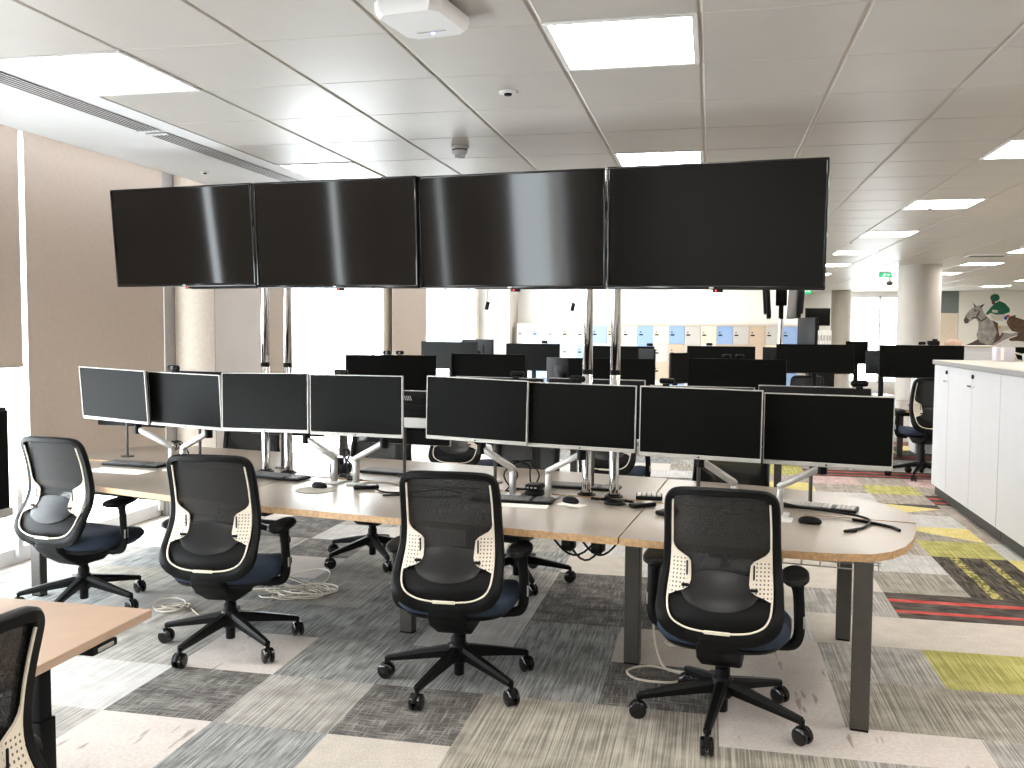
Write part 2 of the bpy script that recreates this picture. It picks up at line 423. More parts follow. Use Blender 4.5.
def build_ceiling():
    mb = MB(); bm = mb.bm
    lights = {(k, j) for k in LX for j in LY}
    for k in range(-5, 16):
        for j in range(-12, 37):
            if (k, j) in lights: continue
            gx, gy, ch, dz = .005, .0013, .008, .004
            x0, x1, y0, y1 = tx(k) + gx, tx(k + 1) - gx, ty(j) + gy, ty(j + 1) - gy
            a = [bm.verts.new((x, y, CZ + dz)) for x, y in ((x0, y0), (x1, y0), (x1, y1), (x0, y1))]
            b = [bm.verts.new((x, y, CZ)) for x, y in ((x0 + ch, y0 + ch * .6), (x1 - ch, y0 + ch * .6), (x1 - ch, y1 - ch * .6), (x0 + ch, y1 - ch * .6))]
            bm.faces.new(b)
            for i in range(4): bm.faces.new((a[i], a[(i + 1) % 4], b[(i + 1) % 4], b[i]))
    mb.box(((tx(-5) + XR) / 2, (YB + YF) / 2, CZ + .056), (XR - tx(-5), YF - YB + .4, .1), 1)
    o = mb.build('ceiling', [CEIL, CEILGAP], ang=5); struct(o)
    # plain margin beside the windows with two slot diffusers cut into it
    mb = MB()
    mb.box(((-3.86 + tx(-5)) / 2, (YB + YF) / 2, CZ + .06), (tx(-5) + 3.86 - .004, YF - YB, .12))
    struct(mb.build('trim_1', PLASTER))
    mb = MB(); mb.box((-4.25, (YB + YF) / 2, 3.06), (.95, YF - YB, .1)); struct(mb.build('trim_2', mat('recess_grey', (.25, .24, .23), .8)))
build_ceiling()

def slot_diffuser(y0, y1, label):
    t = thing('slot_diffuser', label, 'air vent', (-3.13, y0, CZ - .006), 0, 'air slots in the ceiling margin')
    mb = MB(); L = y1 - y0
    mb.box((0, L / 2, .0015), (.13, L, .003)); mb.build('backing', BLACK, t)
    for i in range(6):
        m = MB(); m.box((-.0625 + i * .025, L / 2, -.0005), (.0075, L, .002)); m.build('slat', WHITE, t)
    for yy in (0.008, L - .008):
        m = MB(); m.box((0, yy, -.0035), (.14, .02, .008)); m.build('end_cap', WHITE, t)
slot_diffuser(1.2, 4.74, 'black slotted air vent in the ceiling margin above the half-lowered blind')
slot_diffuser(4.80, 6.9, 'black slotted air vent in the ceiling margin that ends behind the hanging screens')

colname = {-5: 'row beside the air slots', -1: 'row over the hanging screens', 3: 'row over the aisle', 7: 'row beyond the white cabinets', 11: 'row nearest the mural side wall'}
def ceiling_lights():
    mb = MB(); W, H = TXW, TYW
    t = thing('ceiling_light', 'x', 'ceiling light', (0, 0, CZ))
    fr = MB()
    for (cx, cy, sx, sy) in ((0, -H / 2 + .012, W - .014, .022), (0, H / 2 - .012, W - .014, .022), (-W / 2 + .017, 0, .022, H - .046), (W / 2 - .017, 0, .022, H - .046)):
        fr.box((cx, cy, .0), (sx, sy, .010), bevel=.002, seg=1)
    fr.build('light_frame', WHITE, t)
    df = MB(); df.box((0, 0, .0005), (W - .056, H - .046, .006)); df.build('diffuser', LED, t)
    first = True; ordn = ['first', 'second', 'third', 'fourth', 'fifth', 'sixth', 'seventh', 'eighth', 'ninth', 'tenth', 'eleventh']
    for k in LX:
        n = 0
        for j in LY:
            n += 1
            x, y = tx(k + .5), ty(j + .5)
            lab = f'lit ceiling panel, {ordn[n-1]} from the near end, {colname[k]}'
            if first: o = t; o.location = (x, y, CZ); o['label'] = lab; o['group'] = 'lit ceiling panels'; first = False
            else: dup(t, (x, y, CZ), 0, lab, 'lit ceiling panels')
ceiling_lights()

# --- walls
def wallbox(name, boxes, m):
    mb = MB()
    for (x0, x1, y0, y1, z0, z1) in boxes:
        mb.box(((x0 + x1) / 2, (y0 + y1) / 2, (z0 + z1) / 2), (x1 - x0, y1 - y0, z1 - z0))
    return struct(mb.build(name, m))
wallbox('wall_back', [(XL - .2, XR + .2, YB - .2, YB, 0, 3.1)], mat('wall_back_paint', (.22, .205, .19), .7))
wallbox('wall_right', [(XR, XR + .2, YB, YF, 0, 3.1)], WALLW)
# left side: solid pieces between the window strips
wallbox('wall_left', [(XL - .25, XL, YB, -2.9, 0, 3.1), (XL - .06, XL, 8.11, 9.56, 0, 3.1), (XL - .06, XL, 12.72, 14.5, 0, 3.1), (XL - .06, XL, 18.1, YF, 0, 3.1)], BEIGEW)
wallbox('trim_5', [(XL - .2, -4.57, 7.09, 7.26, 0, 3.0)], mat('pier_grey', (.30, .285, .275), .5))
wallbox('trim_3', [(XL - .1, -4.19, 7.25, 8.11, 0, 3.0)], WALLG)
wallbox('trim_tone_sheet', [(-4.55, -4.185, 7.235, 7.249, 0, 3.0)], mat('pier_front_toned', (.40, .335, .275), .7))  # added front sheet, pier colour darkened and warmed to offset light falling there
wallbox('trim_4', [(XL - .1, -4.02, 18.35, 18.9, 0, 2.9)], COLP)
wallbox('wall_far', [(XL, 3.2, YF, YF + .2, 0, 3), (5.75, XR, YF, YF + .2, 0, 3), (3.2, 5.75, YF, YF + .2, 0, .25), (3.2, 5.75, YF, YF + .2, 2.62, 3)], WALLW)
wallbox('wall_lockers', [(-4.0, 1.70, 19.12, 19.5, 0, CZ)], WALLW)
wallbox('wall_panel_teal', [(5.9, 6.40, YF - .06, YF - .001, 2.16, CZ)], TEAL)
wallbox('wall_panel_beige', [(5.9, 6.40, YF - .06, YF - .001, 0, 2.16)], mat('panel_sand', (.80, .70, .58), .6))

def window(name, y0, y1, mull, z0=0.0, z1=2.98, md=.12):
    mb = MB(); x = XL - .03
    mb.box((x, (y0 + y1) / 2, z0 + .055), (.10, y1 - y0, .11), bevel=.006, seg=1)
    mb.box((x, (y0 + y1) / 2, z1 - .03), (.10, y1 - y0, .06))
    for y in mull: mb.box((x + .02, y, (z0 + z1) / 2), (md, .055 if md > .1 else .035, z1 - z0 - .1), bevel=.005, seg=1)
    f = struct(mb.build(name, WINF))
    g = MB(); g.box((x - .01, (y0 + y1) / 2, (z0 + z1) / 2), (.012, y1 - y0 - .02, z1 - z0 - .1))
    g.build('glass_pane', GLASS, f)
    L = bpy.data.lights.new('daylight_portal', 'AREA'); L.shape = 'RECTANGLE'; L.size = z1 - z0; L.size_y = y1 - y0
    try: L.cycles.is_portal = True
    except Exception: pass
    lo = bpy.data.objects.new('daylight_portal', L); COL.objects.link(lo)
    lo.location = (XL - .2, (y0 + y1) / 2, (z0 + z1) / 2); lo.rotation_euler = (0, -PI / 2, 0)
window('window_1', -2.9, 7.09, (-2.87, -1.2, .45, 2.1, 3.75, 5.40, 7.06))
window('window_2', 9.56, 12.72, (9.59, 10.69, 12.3, 12.69), md=.035)
window('window_3', 14.5, 18.1, (14.53, 15.9, 17.5, 18.07), md=.03)
def far_window():
    mb = MB(); 
    for x in (3.23, 4.45, 5.72): mb.box((x, YF + .05, 1.44), (.06, .1, 2.36))
    for z in (.28, 2.59): mb.box((4.475, YF + .05, z), (2.55, .1, .06))
    f = struct(mb.build('window_4', WINF)); g = MB(); g.box((4.475, YF + .06, 1.44), (2.5, .012, 2.3)); g.build('glass_pane', GLASS, f)
    L = bpy.data.lights.new('daylight_portal', 'AREA'); L.shape = 'RECTANGLE'; L.size = 2.55; L.size_y = 2.4
    try: L.cycles.is_portal = True
    except Exception: pass
    lo = bpy.data.objects.new('daylight_portal', L); COL.objects.link(lo); lo.location = (4.475, YF + .25, 1.44); lo.rotation_euler = (-PI / 2, 0, 0)
far_window()
def column(name, x, y, r):
    mb = MB(); mb.lathe([(r, 0), (r, CZ)], (x, y, 0), 48); struct(mb.build(name, COLP))
column('column_1', 3.37, 16.45, .335); column('column_2', 3.38, 25.9, .26)

def blind(y0, y1, zb, label, x=-4.50):
    t = thing('roller_blind', label, 'blind', (x, y0, zb), 0, 'roller blinds on the window wall')
    L = y1 - y0
    m = MB(); m.box((0, L / 2, (2.95 - zb) / 2), (.004, L, 2.95 - zb)); m.build('blind_fabric', BLIND, t)
    m = MB(); m.box((0, L / 2, .012), (.018, L, .024), bevel=.004); m.build('bottom_bar', BLIND, t)
    m = MB(); m.cyl((-.03, 0, 2.93 - zb), (-.03, L, 2.93 - zb), .03); m.build('roller_tube', ALU, t)
blind(-1.15, .42, .74, 'beige roller blind farther back along the window wall, past the photo edge')
blind(.5, 2.05, .9, 'beige roller blind on the window behind the near desk, out past the photo edge')
blind(2.14, 3.72, 1.36, 'beige roller blind on the window strip beside the near beech desk')
blind(3.80, 5.335, 1.355, 'half-lowered beige roller blind with bare bright glass under it')
blind(5.385, 6.965, .52, 'wide beige roller blind lowered to desk height beside the far end of the screens')
blind(8.2, 9.5, .5, 'pale beige blind strip seen between the two chrome posts', x=-4.55)
blind(12.8, 14.45, .4, 'pale beige blind between the two bright far windows', x=-4.55)

# ------------------------------------------------------------------ lockers
def lockers():
    cols = 'twtbwtwbtgbcbgcbgtgb'
    cm = {'b': mat('locker_blue', (.30, .43, .68), .4, var=.02), 'w': mat('locker_white', (.76, .74, .71), .4, var=.02), 't': mat('locker_tan', (.60, .46, .34), .4, var=.02),
          'g': mat('locker_grey', (.58, .545, .51), .4, var=.02), 'c': mat('locker_cream', (.83, .74, .56), .4, var=.02)}
    CW, CH = .3095, .362
    lockmesh = None
    seq = 'wwbwtwbtgbcbgcbgtgb'[-18:]
    rows2 = {10: 't', 11: 'g', 17: 'b', 16: 'c'}; rnd = random.Random(5)
    x_right = 1.655
    banks = [('far locker bank ending at the window side, pale doors', 0, 6), ('middle locker bank seen behind the chrome posts, blue and grey doors', 6, 12), ('locker bank at the aisle end with blue, tan and cream doors', 12, 18)]
    proto_door = {}
    for lab, a, b in banks:
        xa = x_right - CW * 18 + CW * a; n = b - a
        t = thing('locker_bank', lab, 'locker', (xa, 18.62, 0), 0, 'locker banks along the far wall')
        m = MB(); m.box((CW * n / 2, .22, .92), (CW * n - .002, .42, 1.64)); m.box((CW * n / 2, .215, 1.755), (CW * n - .002, .45, .03)); m.build('carcass', BEIGEW, t)
        m = MB(); m.box((CW * n / 2, .24, .05), (CW * n - .01, .36, .099)); m.build('plinth', PLINTH, t)
        for i in range(a, b):
            for r in range(4):
                c = seq[i] if r == 0 else rows2.get(i) if r == 1 and i in rows2 else rnd.choice('btgcwb')
                if c not in proto_door:
                    m = MB(); m.box((0, 0, 0), (CW - .008, .018, CH - .008), bevel=.003, seg=1); d = m.build('door', cm[c], t); proto_door[c] = d
                    if lockmesh is None:
                        m = MB(); m.box((-.085, -.012, .0), (.075, .012, .028), bevel=.004, seg=1); m.cyl((-.095, -.009, .055), (-.095, -.018, .055), .014, seg=10); lk = m.build('lock', BLACK, d); lockmesh = lk.data
                    else: lk = bpy.data.objects.new('lock', lockmesh); COL.objects.link(lk); lk.parent = d
                else:
                    s = proto_door[c]; d = s.copy(); COL.objects.link(d); d.parent = t
                    lk = s.children[0].copy(); COL.objects.link(lk); lk.parent = d
                d.location = (CW * (i - a + .5), -.001, 1.735 - CH * (r + .5))
lockers()

# ------------------------------------------------------------------ office chair
PROF = [(.37, -.238), (.40, -.262), (.43, -.277), (.47, -.279), (.53, -.252), (.58, -.218), (.64, -.188), (.70, -.178), (.78, -.186), (.88, -.208), (1.02, -.252)]
HALF = [(.37, .09), (.385, .15), (.41, .205), (.45, .245), (.50, .262), (.57, .262), (.64, .253), (.72, .246), (.82, .243), (.92, .240), (1.0, .235)]
def py(z):
    for i in range(len(PROF) - 1):
        if z <= PROF[i + 1][0] or i == len(PROF) - 2:
            p0, p1, p2, p3 = PROF[max(i - 1, 0)], PROF[i], PROF[i + 1], PROF[min(i + 2, len(PROF) - 1)]
            t = (z - p1[0]) / (p2[0] - p1[0])
            m1 = (p2[1] - p0[1]) / (p2[0] - p0[0]) * (p2[0] - p1[0]); m2 = (p3[1] - p1[1]) / (p3[0] - p1[0]) * (p2[0] - p1[0])
            return (2*t**3-3*t**2+1)*p1[1] + (t**3-2*t**2+t)*m1 + (-2*t**3+3*t**2)*p2[1] + (t**3-t**2)*m2
def bk(x, z, off=0.0): return Vector((x * .885, py(z) + .5 * x * x - off, 1 - (1 - z) * .926))
def make_chair():
    t = thing('office_chair', 'x', 'office chair')
    # back frame loop
    half = [(0, .386), (.09, .388), (.165, .402), (.222, .44), (.252, .50), (.256, .57), (.247, .65), (.240, .74), (.237, .84), (.234, .92), (.224, .968), (.19, .993), (.10, 1.0), (0, 1.001)]
    path2 = catmull([(x, z, 0) for x, z in half], 4)
    loop = [(p.x, p.y) for p in path2] + [(-p.x, p.y) for p in path2[::-1][1:-1]]
    m = MB(); n = len(loop); rings = []
    for i, (x, z) in enumerate(loop):
        a, b = loop[i - 1], loop[(i + 1) % n]
        tg = Vector((b[0] - a[0], 0, b[1] - a[1])).normalized(); out = Vector((tg.z, 0, -tg.x))
        w = .016 + .016 * sm01((.56 - z) / .12); d = .019
        base = bk(x, max(z, .375), 0)
        sec = [(-1, -.6), (-.75, -1), (.6, -1), (1, -.55), (1, .55), (.6, 1), (-.75, 1), (-1, .6)]
        rings.append([m.bm.verts.new(base + out * (w * s) + Vector((0, d * q, 0))) for s, q in sec])
    for i in range(n):
        A, B = rings[i], rings[(i + 1) % n]
        for k in range(8): m.bm.faces.new((A[k], A[(k + 1) % 8], B[(k + 1) % 8], B[k]))
    back = m.build('backrest', FRAMEB, t, ang=50)
    def hw(z): return lerp_table(HALF, z)
    def patch(z0, z1, nz, nx, inset, off, name, mt, th=.003):
        P = []
        for i in range(nz + 1):
            z = z0 + (z1 - z0) * i / nz; h = hw(z) - inset
            if z > .955: h -= (z - .955) * 1.4
            P.append([bk(h * (2 * j / nx - 1), z, off) for j in range(nx + 1)])
        mm = MB(); mm.sheet(P, (0, th, 0)); return mm.build(name, mt, back, ang=60)
    patch(.56, .988, 14, 10, .012, -.002, 'mesh_panel', MESHM)
    patch(.395, .562, 8, 10, .012, -.001, 'lower_panel', BLACK, .004)
    # cream outline down both sides and round the bottom
    ins = [(.209, .955), (.214, .86), (.216, .76), (.220, .66), (.226, .57), (.222, .50), (.196, .455), (.14, .428), (.07, .418), (0, .416)]
    pts = catmull([(x, z, 0) for x, z in ins], 4); full = [(p.x, p.y) for p in pts] + [(-p.x, p.y) for p in pts[::-1][1:]]
    m = MB(); m.tube([bk(x, z, .015) for x, z in full], .0042, 6); m.build('outline_trim', CREAM, back)
    m = MB(); m.box(bk(0, .4175, .019), (.10, .008, .014), bevel=.002, seg=1); m.build('trim_clip', CREAM, back)
    for s in (1, -1):
        rows = [(.548, .222, .226), (.560, .195, .228), (.572, .158, .228), (.585, .135, .227), (.61, .127, .226), (.65, .128, .224), (.685, .131, .222), (.70, .143, .221), (.712, .165, .220), (.728, .192, .219), (.745, .207, .218), (.762, .212, .217)]
        P, UV = [], []
        for z, xi, xo in rows:
            P.append([bk(s * (xi + (xo - xi) * j / 4), z, .018) for j in range(5)])
            UV.append([((xi + (xo - xi) * j / 4 - .10) / .0165, (z - .555) / .0165) for j in range(5)])
        m = MB(); m.sheet(P, (0, .007, 0), uvs=UV); pad = m.build('lumbar_wing', PADM, back)
        m = MB(); m.box(bk(s * .146, .64, .021), (.007, .006, .095), bevel=.002, seg=1); m.box(bk(s * .149, .592, .026), (.03, .014, .012), bevel=.004); m.build('height_slider', BLACK, back)
    P = []
    for i in range(9):
        a = i / 8; row = []
        for j in range(13):
            q = 2 * j / 12 - 1; x = .172 * q
            z0 = .50 + .045 * q * q; z1 = .655 - .035 * q * q
            if abs(q) > .82: z0 += (abs(q) - .82) * .12; z1 -= (abs(q) - .82) * .12
            row.append(bk(x, z0 + (z1 - z0) * a, .008 + .004 * math.sin(PI * a)))
        P.append(row)
    m = MB(); m.sheet(P, (0, .006, 0)); m.build('lumbar_support', LUMB, back)
    # spine and tilt mechanism
    m = MB()
    prof = [(-.272, .435), (-.262, .375), (-.20, .325), (-.10, .262), (.08, .262), (.15, .30), (.15, .355), (-.10, .375), (-.22, .455)]
    m.prism(prof, -.085, .085, 'x'); bmesh.ops.bevel(m.bm, geom=list(m.bm.edges), offset=.016, segments=3, affect='EDGES', profile=.5)
    m.box((.16, .02, .325), (.12, .03, .02), bevel=.006); m.build('tilt_mechanism', FRAMEB, t)
    # seat
    def sup(a, b, z, cy, nn=36, e=3.2):
        pts = []
        for k in range(nn):
            th = 2 * PI * k / nn; c, s = math.cos(th), math.sin(th)
            pts.append((a * math.copysign(abs(c) ** (2 / e), c), cy + b * math.copysign(abs(s) ** (2 / e), s), z - (.03 * max(0, (s)) ** 3 if z > .40 else 0)))
        return pts
    m = MB(); m.loft([sup(.20, .20, .362, .04), sup(.25, .25, .372, .04), sup(.270, .268, .395, .04), sup(.270, .268, .418, .04), sup(.252, .252, .440, .04), sup(.20, .20, .450, .04), sup(.10, .10, .447, .04)])
    m.build('seat', SEATF, t, ang=60)
    m = MB(); m.loft([sup(.16, .17, .335, .03), sup(.235, .24, .358, .03), sup(.25, .25, .375, .03)]); m.build('seat_shell', FRAMEB, t, ang=60)
    # arms
    for s in (1, -1):
        path = catmull([(s * .18, .00, .345), (s * .25, .00, .348), (s * .285, .0, .362), (s * .30, .0, .41), (s * .298, .0, .50), (s * .292, .0, .58), (s * .285, .0, .625)], 4)
        nn = len(path); rad = [.017 + .006 * sm01((p.z - .56) / .07) for p in path]
        m = MB(); m.tube(path, rad, 10, flat=1.35); arm = m.build('armrest', FRAMEB, t)
        m = MB()
        def ov(a, b, z):
            return [(s * .280 + a * math.cos(2 * PI * k / 24), .0 + b * math.copysign(abs(math.sin(2 * PI * k / 24)) ** .8, math.sin(2 * PI * k / 24)), z + .004 * math.sin(2 * PI * k / 24)) for k in range(24)]
        m.loft([ov(.025, .04, .605), ov(.045, .10, .618), ov(.056, .125, .630), ov(.054, .122, .644), ov(.04, .105, .652)]); m.build('arm_pad', BLACK, arm, ang=60)
        m = MB(); m.box((s * .318, 0, .45), (.006, .03, .05), bevel=.002, seg=1); m.build('height_button', SILVER, arm)
    m = MB(); m.lathe([(.031, .13), (.031, .225), (.026, .23), (.026, .275)]); m.lathe([(.02, .04), (.024, .045), (.024, .12)]); m.build('gas_column', BLACK, t)
    m = MB(); m.lathe([(.034, .10), (.048, .115), (.046, .175), (.036, .19)])
    for k in range(5):
        a = R(72 * k); d = Vector((math.cos(a), math.sin(a), 0)); sd = Vector((-d.y, d.x, 0)); rings = []
        for q in range(9):
            f = q / 8; r = .02 + .326 * f; zc = .155 - .055 * f - .006 * f * f; w = .027 - .011 * f; h = .028 - .015 * f
            c = d * r + Vector((0, 0, zc))
            rings.append([c + sd * w * .6 + Vector((0, 0, h)), c + sd * w + Vector((0, 0, h * .3)), c + sd * w * .8 - Vector((0, 0, h)), c - sd * w * .8 - Vector((0, 0, h)), c - sd * w + Vector((0, 0, h * .3)), c - sd * w * .6 + Vector((0, 0, h))])
        m.loft(rings)
    base = m.build('star_base', FRAMEB, t, ang=35)
    wheel = None
    rnd = random.Random(2)
    for k in range(5):
        a = R(72 * k); p = Vector((.348 * math.cos(a), .348 * math.sin(a), 0))
        m = MB(); m.cyl((0, 0, .05), (0, 0, .10), .009, seg=8)
        arc = [(.036 * math.cos(R(b)) * 1.04, .0, .036 + .038 * math.sin(R(b))) for b in range(10, 171, 20)]
        m.tube([Vector(q) for q in arc], .010, 6, flat=.35); m.box((0, 0, .045), (.045, .006, .04), bevel=.002, seg=1)
        c = m.build('caster', FRAMEB, t, M=Matrix.Translation(p) @ Matrix.Rotation(rnd.uniform(0, 6.28), 4, 'Z'))
        for sgn in (1, -1):
            if wheel is None:
                w = MB(); w.lathe([(.012, -.009), (.031, -.009), (.036, -.005), (.036, .005), (.031, .009), (.012, .009)], (0, 0, 0), 20, axis='y'); wo = w.build('wheel', BLACKG, c); wheel = wo.data
            else:
                wo = bpy.data.objects.new('wheel', wheel); COL.objects.link(wo); wo.parent = c
            wo.location = (0, sgn * .017, .036)
    return t
chair = make_chair()
used = [False]
def place_chair(x, y, rz, label, group, base_turn=0.0, lift=0.0):
    if not used[0]:
        o = chair; used[0] = True; o['label'] = label; o['group'] = group
    else: o = dup(chair, None, None, label, group)
    o.location = (x, y, 0); o.rotation_euler = (0, 0, R(rz))
    tr = R(base_turn - rz)
    for ch in o.children:
        nm = ch.name.split('.')[0]
        if nm in ('star_base', 'caster'):
            ch.matrix_basis = Matrix.Rotation(tr, 4, 'Z') @ ch.matrix_basis
        elif lift and nm != 'gas_column':
            ch.matrix_basis = Matrix.Translation((0, 0, lift)) @ ch.matrix_basis
        elif lift and nm == 'gas_column':
            ch.matrix_basis = Matrix.Diagonal((1, 1, 1 + lift / .3, 1)) @ ch.matrix_basis
    return o

# ------------------------------------------------------------------ monitors, arms
MW, MH = .56, .331
def make_monitor(w=MW, h=MH, label='x', group=None, frame=True, name='monitor'):
    t = thing(name, label, 'monitor', (0, 0, 0), 0, group)
    m = MB(); m.box((0, .016, h / 2), (w - .006, .024, h - .006), bevel=.006); m.box((0, .034, h / 2), (w * .45, .018, h * .5), bevel=.008); m.build('housing', BLACK, t)
    m = MB(); fm = SILVER if frame else BLACK
    b = .019 if frame else .012
    m.box((0, .004, b / 2), (w, .016, b), bevel=.002, seg=1); m.box((0, .004, h - .002), (w, .016, .004))
    for s in (1, -1): m.box((s * (w / 2 - .002), .004, h / 2 + b / 2 - .002), (.004, .016, h - b - .002))
    fr = m.build('bezel', fm, t)
    m = MB(); m.cyl((0, -.0038, b / 2), (0, -.0052, b / 2), .0045, seg=10); m.build('badge', BLACK, fr)
    m = MB(); m.box((0, .002, (h + b) / 2 - .001), (w - .0085, .008, h - b - .006)); m.build('screen', SCREEN_M, t)
    return t
mon = make_monitor()
m_used = [False]
def place_monitor(M, label, group):
    if not m_used[0]:
        m_used[0] = True; mon.matrix_basis = M; mon['label'] = label; mon['group'] = group; return mon
    return dup(mon, label=label, group=group, M=M)

def make_arm(side, up_to, label, group, loc, rz, back=.10):
    """desk arm: foot plate, upright, sloping link, black head"""
    t = thing('monitor_stand', label, 'monitor arm', loc, rz, group)
    m = MB(); m.box((0, .01, .006), (.084, .11, .012), bevel=.004); m.build('foot_plate', WHITE, t)
    m = MB(); m.box((0, 0, .075), (.030, .034, .128), bevel=.005); m.box((0, 0, .145), (.028, .03, .03), bevel=.005); m.build('upright', ALU, t)
    dx, dz = side * up_to[0], up_to[1]
    z0 = .15; a = Vector((0, 0, z0)); b = Vector((dx, -.03, z0 + dz)); dr = (b - a); L = dr.length; dr.normalize()
    side_v = Vector((0, 1, 0)) - dr * dr.y; side_v.normalize(); nv = dr.cross(side_v)
    rot = Matrix((dr, side_v, nv)).transposed()
    m = MB(); m.box((a + b) / 2, (L + .026, .032, .029), rot=rot, bevel=.005); m.box((a + b) / 2 + nv * .0155 * (1 if nv.z > 0 else -1), (L, .020, .004), 1, rot=rot); m.build('link', [ALU, SILVER], t)
    h = Vector((dx, -.03, z0 + dz))
    m = MB(); m.cyl(h + Vector((0, 0, -.03)), h + Vector((0, 0, .04)), .024); m.tube([h + Vector((0, 0, .02)), h + Vector((side * .03, -.03, .05)), h + Vector((side * .05, -.075, .10))], .016, 8); m.build('head', BLACK, t)
    return t

# ------------------------------------------------------------------ main desk
DZ, DT = .73, .032
def desk(name, label, poly, legs, group, rails=None):
    c = sum((Vector((p[0], p[1], 0)) for p in poly), Vector()) / len(poly)
    base = D(c.x, c.y, 0)
    t = thing(name, label, 'desk', base, 0, group)
    L = lambda u, v: (D(u, v) - base)
    m = MB(); m.prism([tuple(L(u, v))[:2] for u, v in poly], DZ - DT, DZ, 'z', 1, 0); m.build('tabletop', [LAM, PLY], t, ang=30)
    for (u, v) in legs:
        p = L(u, v); rz = Matrix.Rotation(RZ, 3, 'Z')
        m = MB(); m.box((p.x, p.y, (DZ - DT + .008) / 2), (.075, .055, DZ - DT - .008), rot=rz, bevel=.004, seg=1); lg = m.build('leg', BRONZE, t)
        m = MB(); m.box((p.x, p.y, .005), (.07, .05, .01), rot=rz); m.build('foot', BLACK, lg)
    for (u0, v0, u1, v1) in rails or ():
        a, b = L(u0, v0), L(u1, v1); m = MB(); m.tube([(a.x, a.y, DZ - DT - .03), (b.x, b.y, DZ - DT - .03)], .025, 4); m.build('frame_rail', BRONZE, t)
    return t
G = 'desks of the long bench under the hanging screens'
desk('desk', 'grey desktop with plywood edge at the window end, facing the camera', [(-4.75, 4.05), (-3.205, 3.85), (-3.205, 4.70), (-5.125, 4.73), (-5.11, 4.58), (-5.06, 4.38), (-4.96, 4.19), (-4.87, 4.10)], [(-4.65, 4.10)], G, [(-4.66, 4.12, -3.25, 4.1)])
desk('desk', 'long grey desktop with plywood edge between the two pairs of chrome posts', [(-3.195, 3.83), (-.99, 3.83), (-1.05, 4.70), (-3.195, 4.70)], [(-2.27, 4.34), (-1.04, 4.34)], G, [(-3.1, 4.34, -1.03, 4.34)])
desk('desk', 'near half of the rounded desk end by the aisle', [(-.983, 3.83), (-.55, 3.835), (-.33, 3.865), (-.12, 3.895), (.03, 3.935), (.11, 4.02), (.165, 4.14), (.20, 4.30), (.222, 4.5), (.228, 4.66), (-1.043, 4.69)], [(.004, 3.95)], G, [(-.9, 4.34, 0, 4.34)])
desk('desk', 'far half of the rounded desk end by the aisle', [(-1.043, 4.71), (.228, 4.68), (.222, 4.80), (.195, 4.95), (.12, 5.10), (.0, 5.25), (-.12, 5.34), (-.3, 5.41), (-.6, 5.47), (-1.11, 5.50)], [(-.088, 5.10)], G)
desk('desk', 'far-side desktop behind the long grey desk, its edge lost in glare', [(-3.195, 4.74), (-1.055, 4.74), (-1.12, 5.52), (-3.195, 5.58)], [(-2.27, 5.2), (-1.12, 5.2)], G)
desk('desk', 'far-side grey desktop at the window end, bare', [(-5.128, 4.76), (-3.205, 4.74), (-3.205, 5.58), (-4.9, 5.60), (-5.02, 5.56), (-5.09, 5.40), (-5.13, 5.15)], [(-4.65, 5.28)], G)

# wire basket under the rounded end
def basket():
    t = thing('wire_basket', 'thin wire cable basket hanging under the rounded desk end', 'cable tray', D(-.25, 4.02, .655), RZ)
    m = MB()
    for z in (0, .035):
        for y in (-.05, .05): m.tube([(-.30, y, z), (.32, y, z)], .003, 6)
    for i in range(9):
        x = -.29 + i * .075
        m.tube([(x, -.05, .04), (x, -.05, 0), (x, .05, 0), (x, .05, .04)], .0022, 5)
    m.build('basket', SILVER, t)
    m = MB(); m.box((-.22, 0, .02), (.16, .09, .04), bevel=.005); m.build('power_box', BLACK, t)
    return t
basket()
def power_box(u, v, label):
    t = thing('power_box', label, 'power socket', D(u, v, .62), RZ, 'power boxes hung under the desk')
    m = MB(); m.box((0, 0, .038), (.05, .08, .076), bevel=.006); m.build('body', BLACK, t)
    m = MB(); m.box((0, -.041, .04), (.035, .004, .03), bevel=.001, seg=1); m.build('socket', BLACKG, t)
power_box(-1.26, 3.99, 'black power box under the desk edge, the one farther from the table leg')
power_box(-1.12, 3.99, 'black power box under the desk edge beside the table leg')
power_box(-3.0, 4.1, 'black power box under the desk behind the second chair arm')
power_box(-4.2, 4.42, 'black power box under the desk at the window end')
m = MB()
for a, b, sag in (((-1.36, 4.0), (-1.12, 4.02), .10), ((-1.30, 4.03), (-1.08, 4.0), .12), ((-1.22, 4.0), (-1.02, 4.03), .09)):
    pts = [D(a[0] + (b[0] - a[0]) * i / 10, a[1] + (b[1] - a[1]) * i / 10, .69 - sag * math.sin(PI * i / 10)) for i in range(11)]
    m.tube(pts, .0055, 6)
tag(m.build('cable_bundle', BLACK), 'black cables sagging under the desk edge beside the table leg', 'cable')

# front monitors
K = .915
MON = [((-3.943, 5.505, 1.167), -13.3, -5.7, -1.57), ((-3.374, 5.446, 1.147), -12.3, -4.1, -.98), ((-2.66, 5.167, 1.171), -6.9, 1.3, .88), ((-2.038, 5.09, 1.172), -7.2, .57, .25),
       ((-1.288, 5.019, 1.170), -7.44, -.83, -1.45), ((-.688, 4.981, 1.152), -8.5, .2, -.6), ((-.049, 4.727, 1.156), -7.87, -.85, -.66), ((.572, 4.777, 1.132), -8.95, -2.3, -.31)]
MLAB = ['blank monitor nearest the window blinds, its face greenish with reflection', 'second blank monitor from the window, greenish face, webcam on top', 'third blank monitor from the window, in front of the first chrome posts', 'fourth blank monitor from the window, webcam on its top edge',
        'fifth blank monitor from the window, above the mesh chair in the middle', 'sixth blank monitor from the window, in front of the second chrome posts', 'seventh blank monitor from the window, second from the rounded desk end', 'blank monitor nearest the rounded desk end and the aisle']
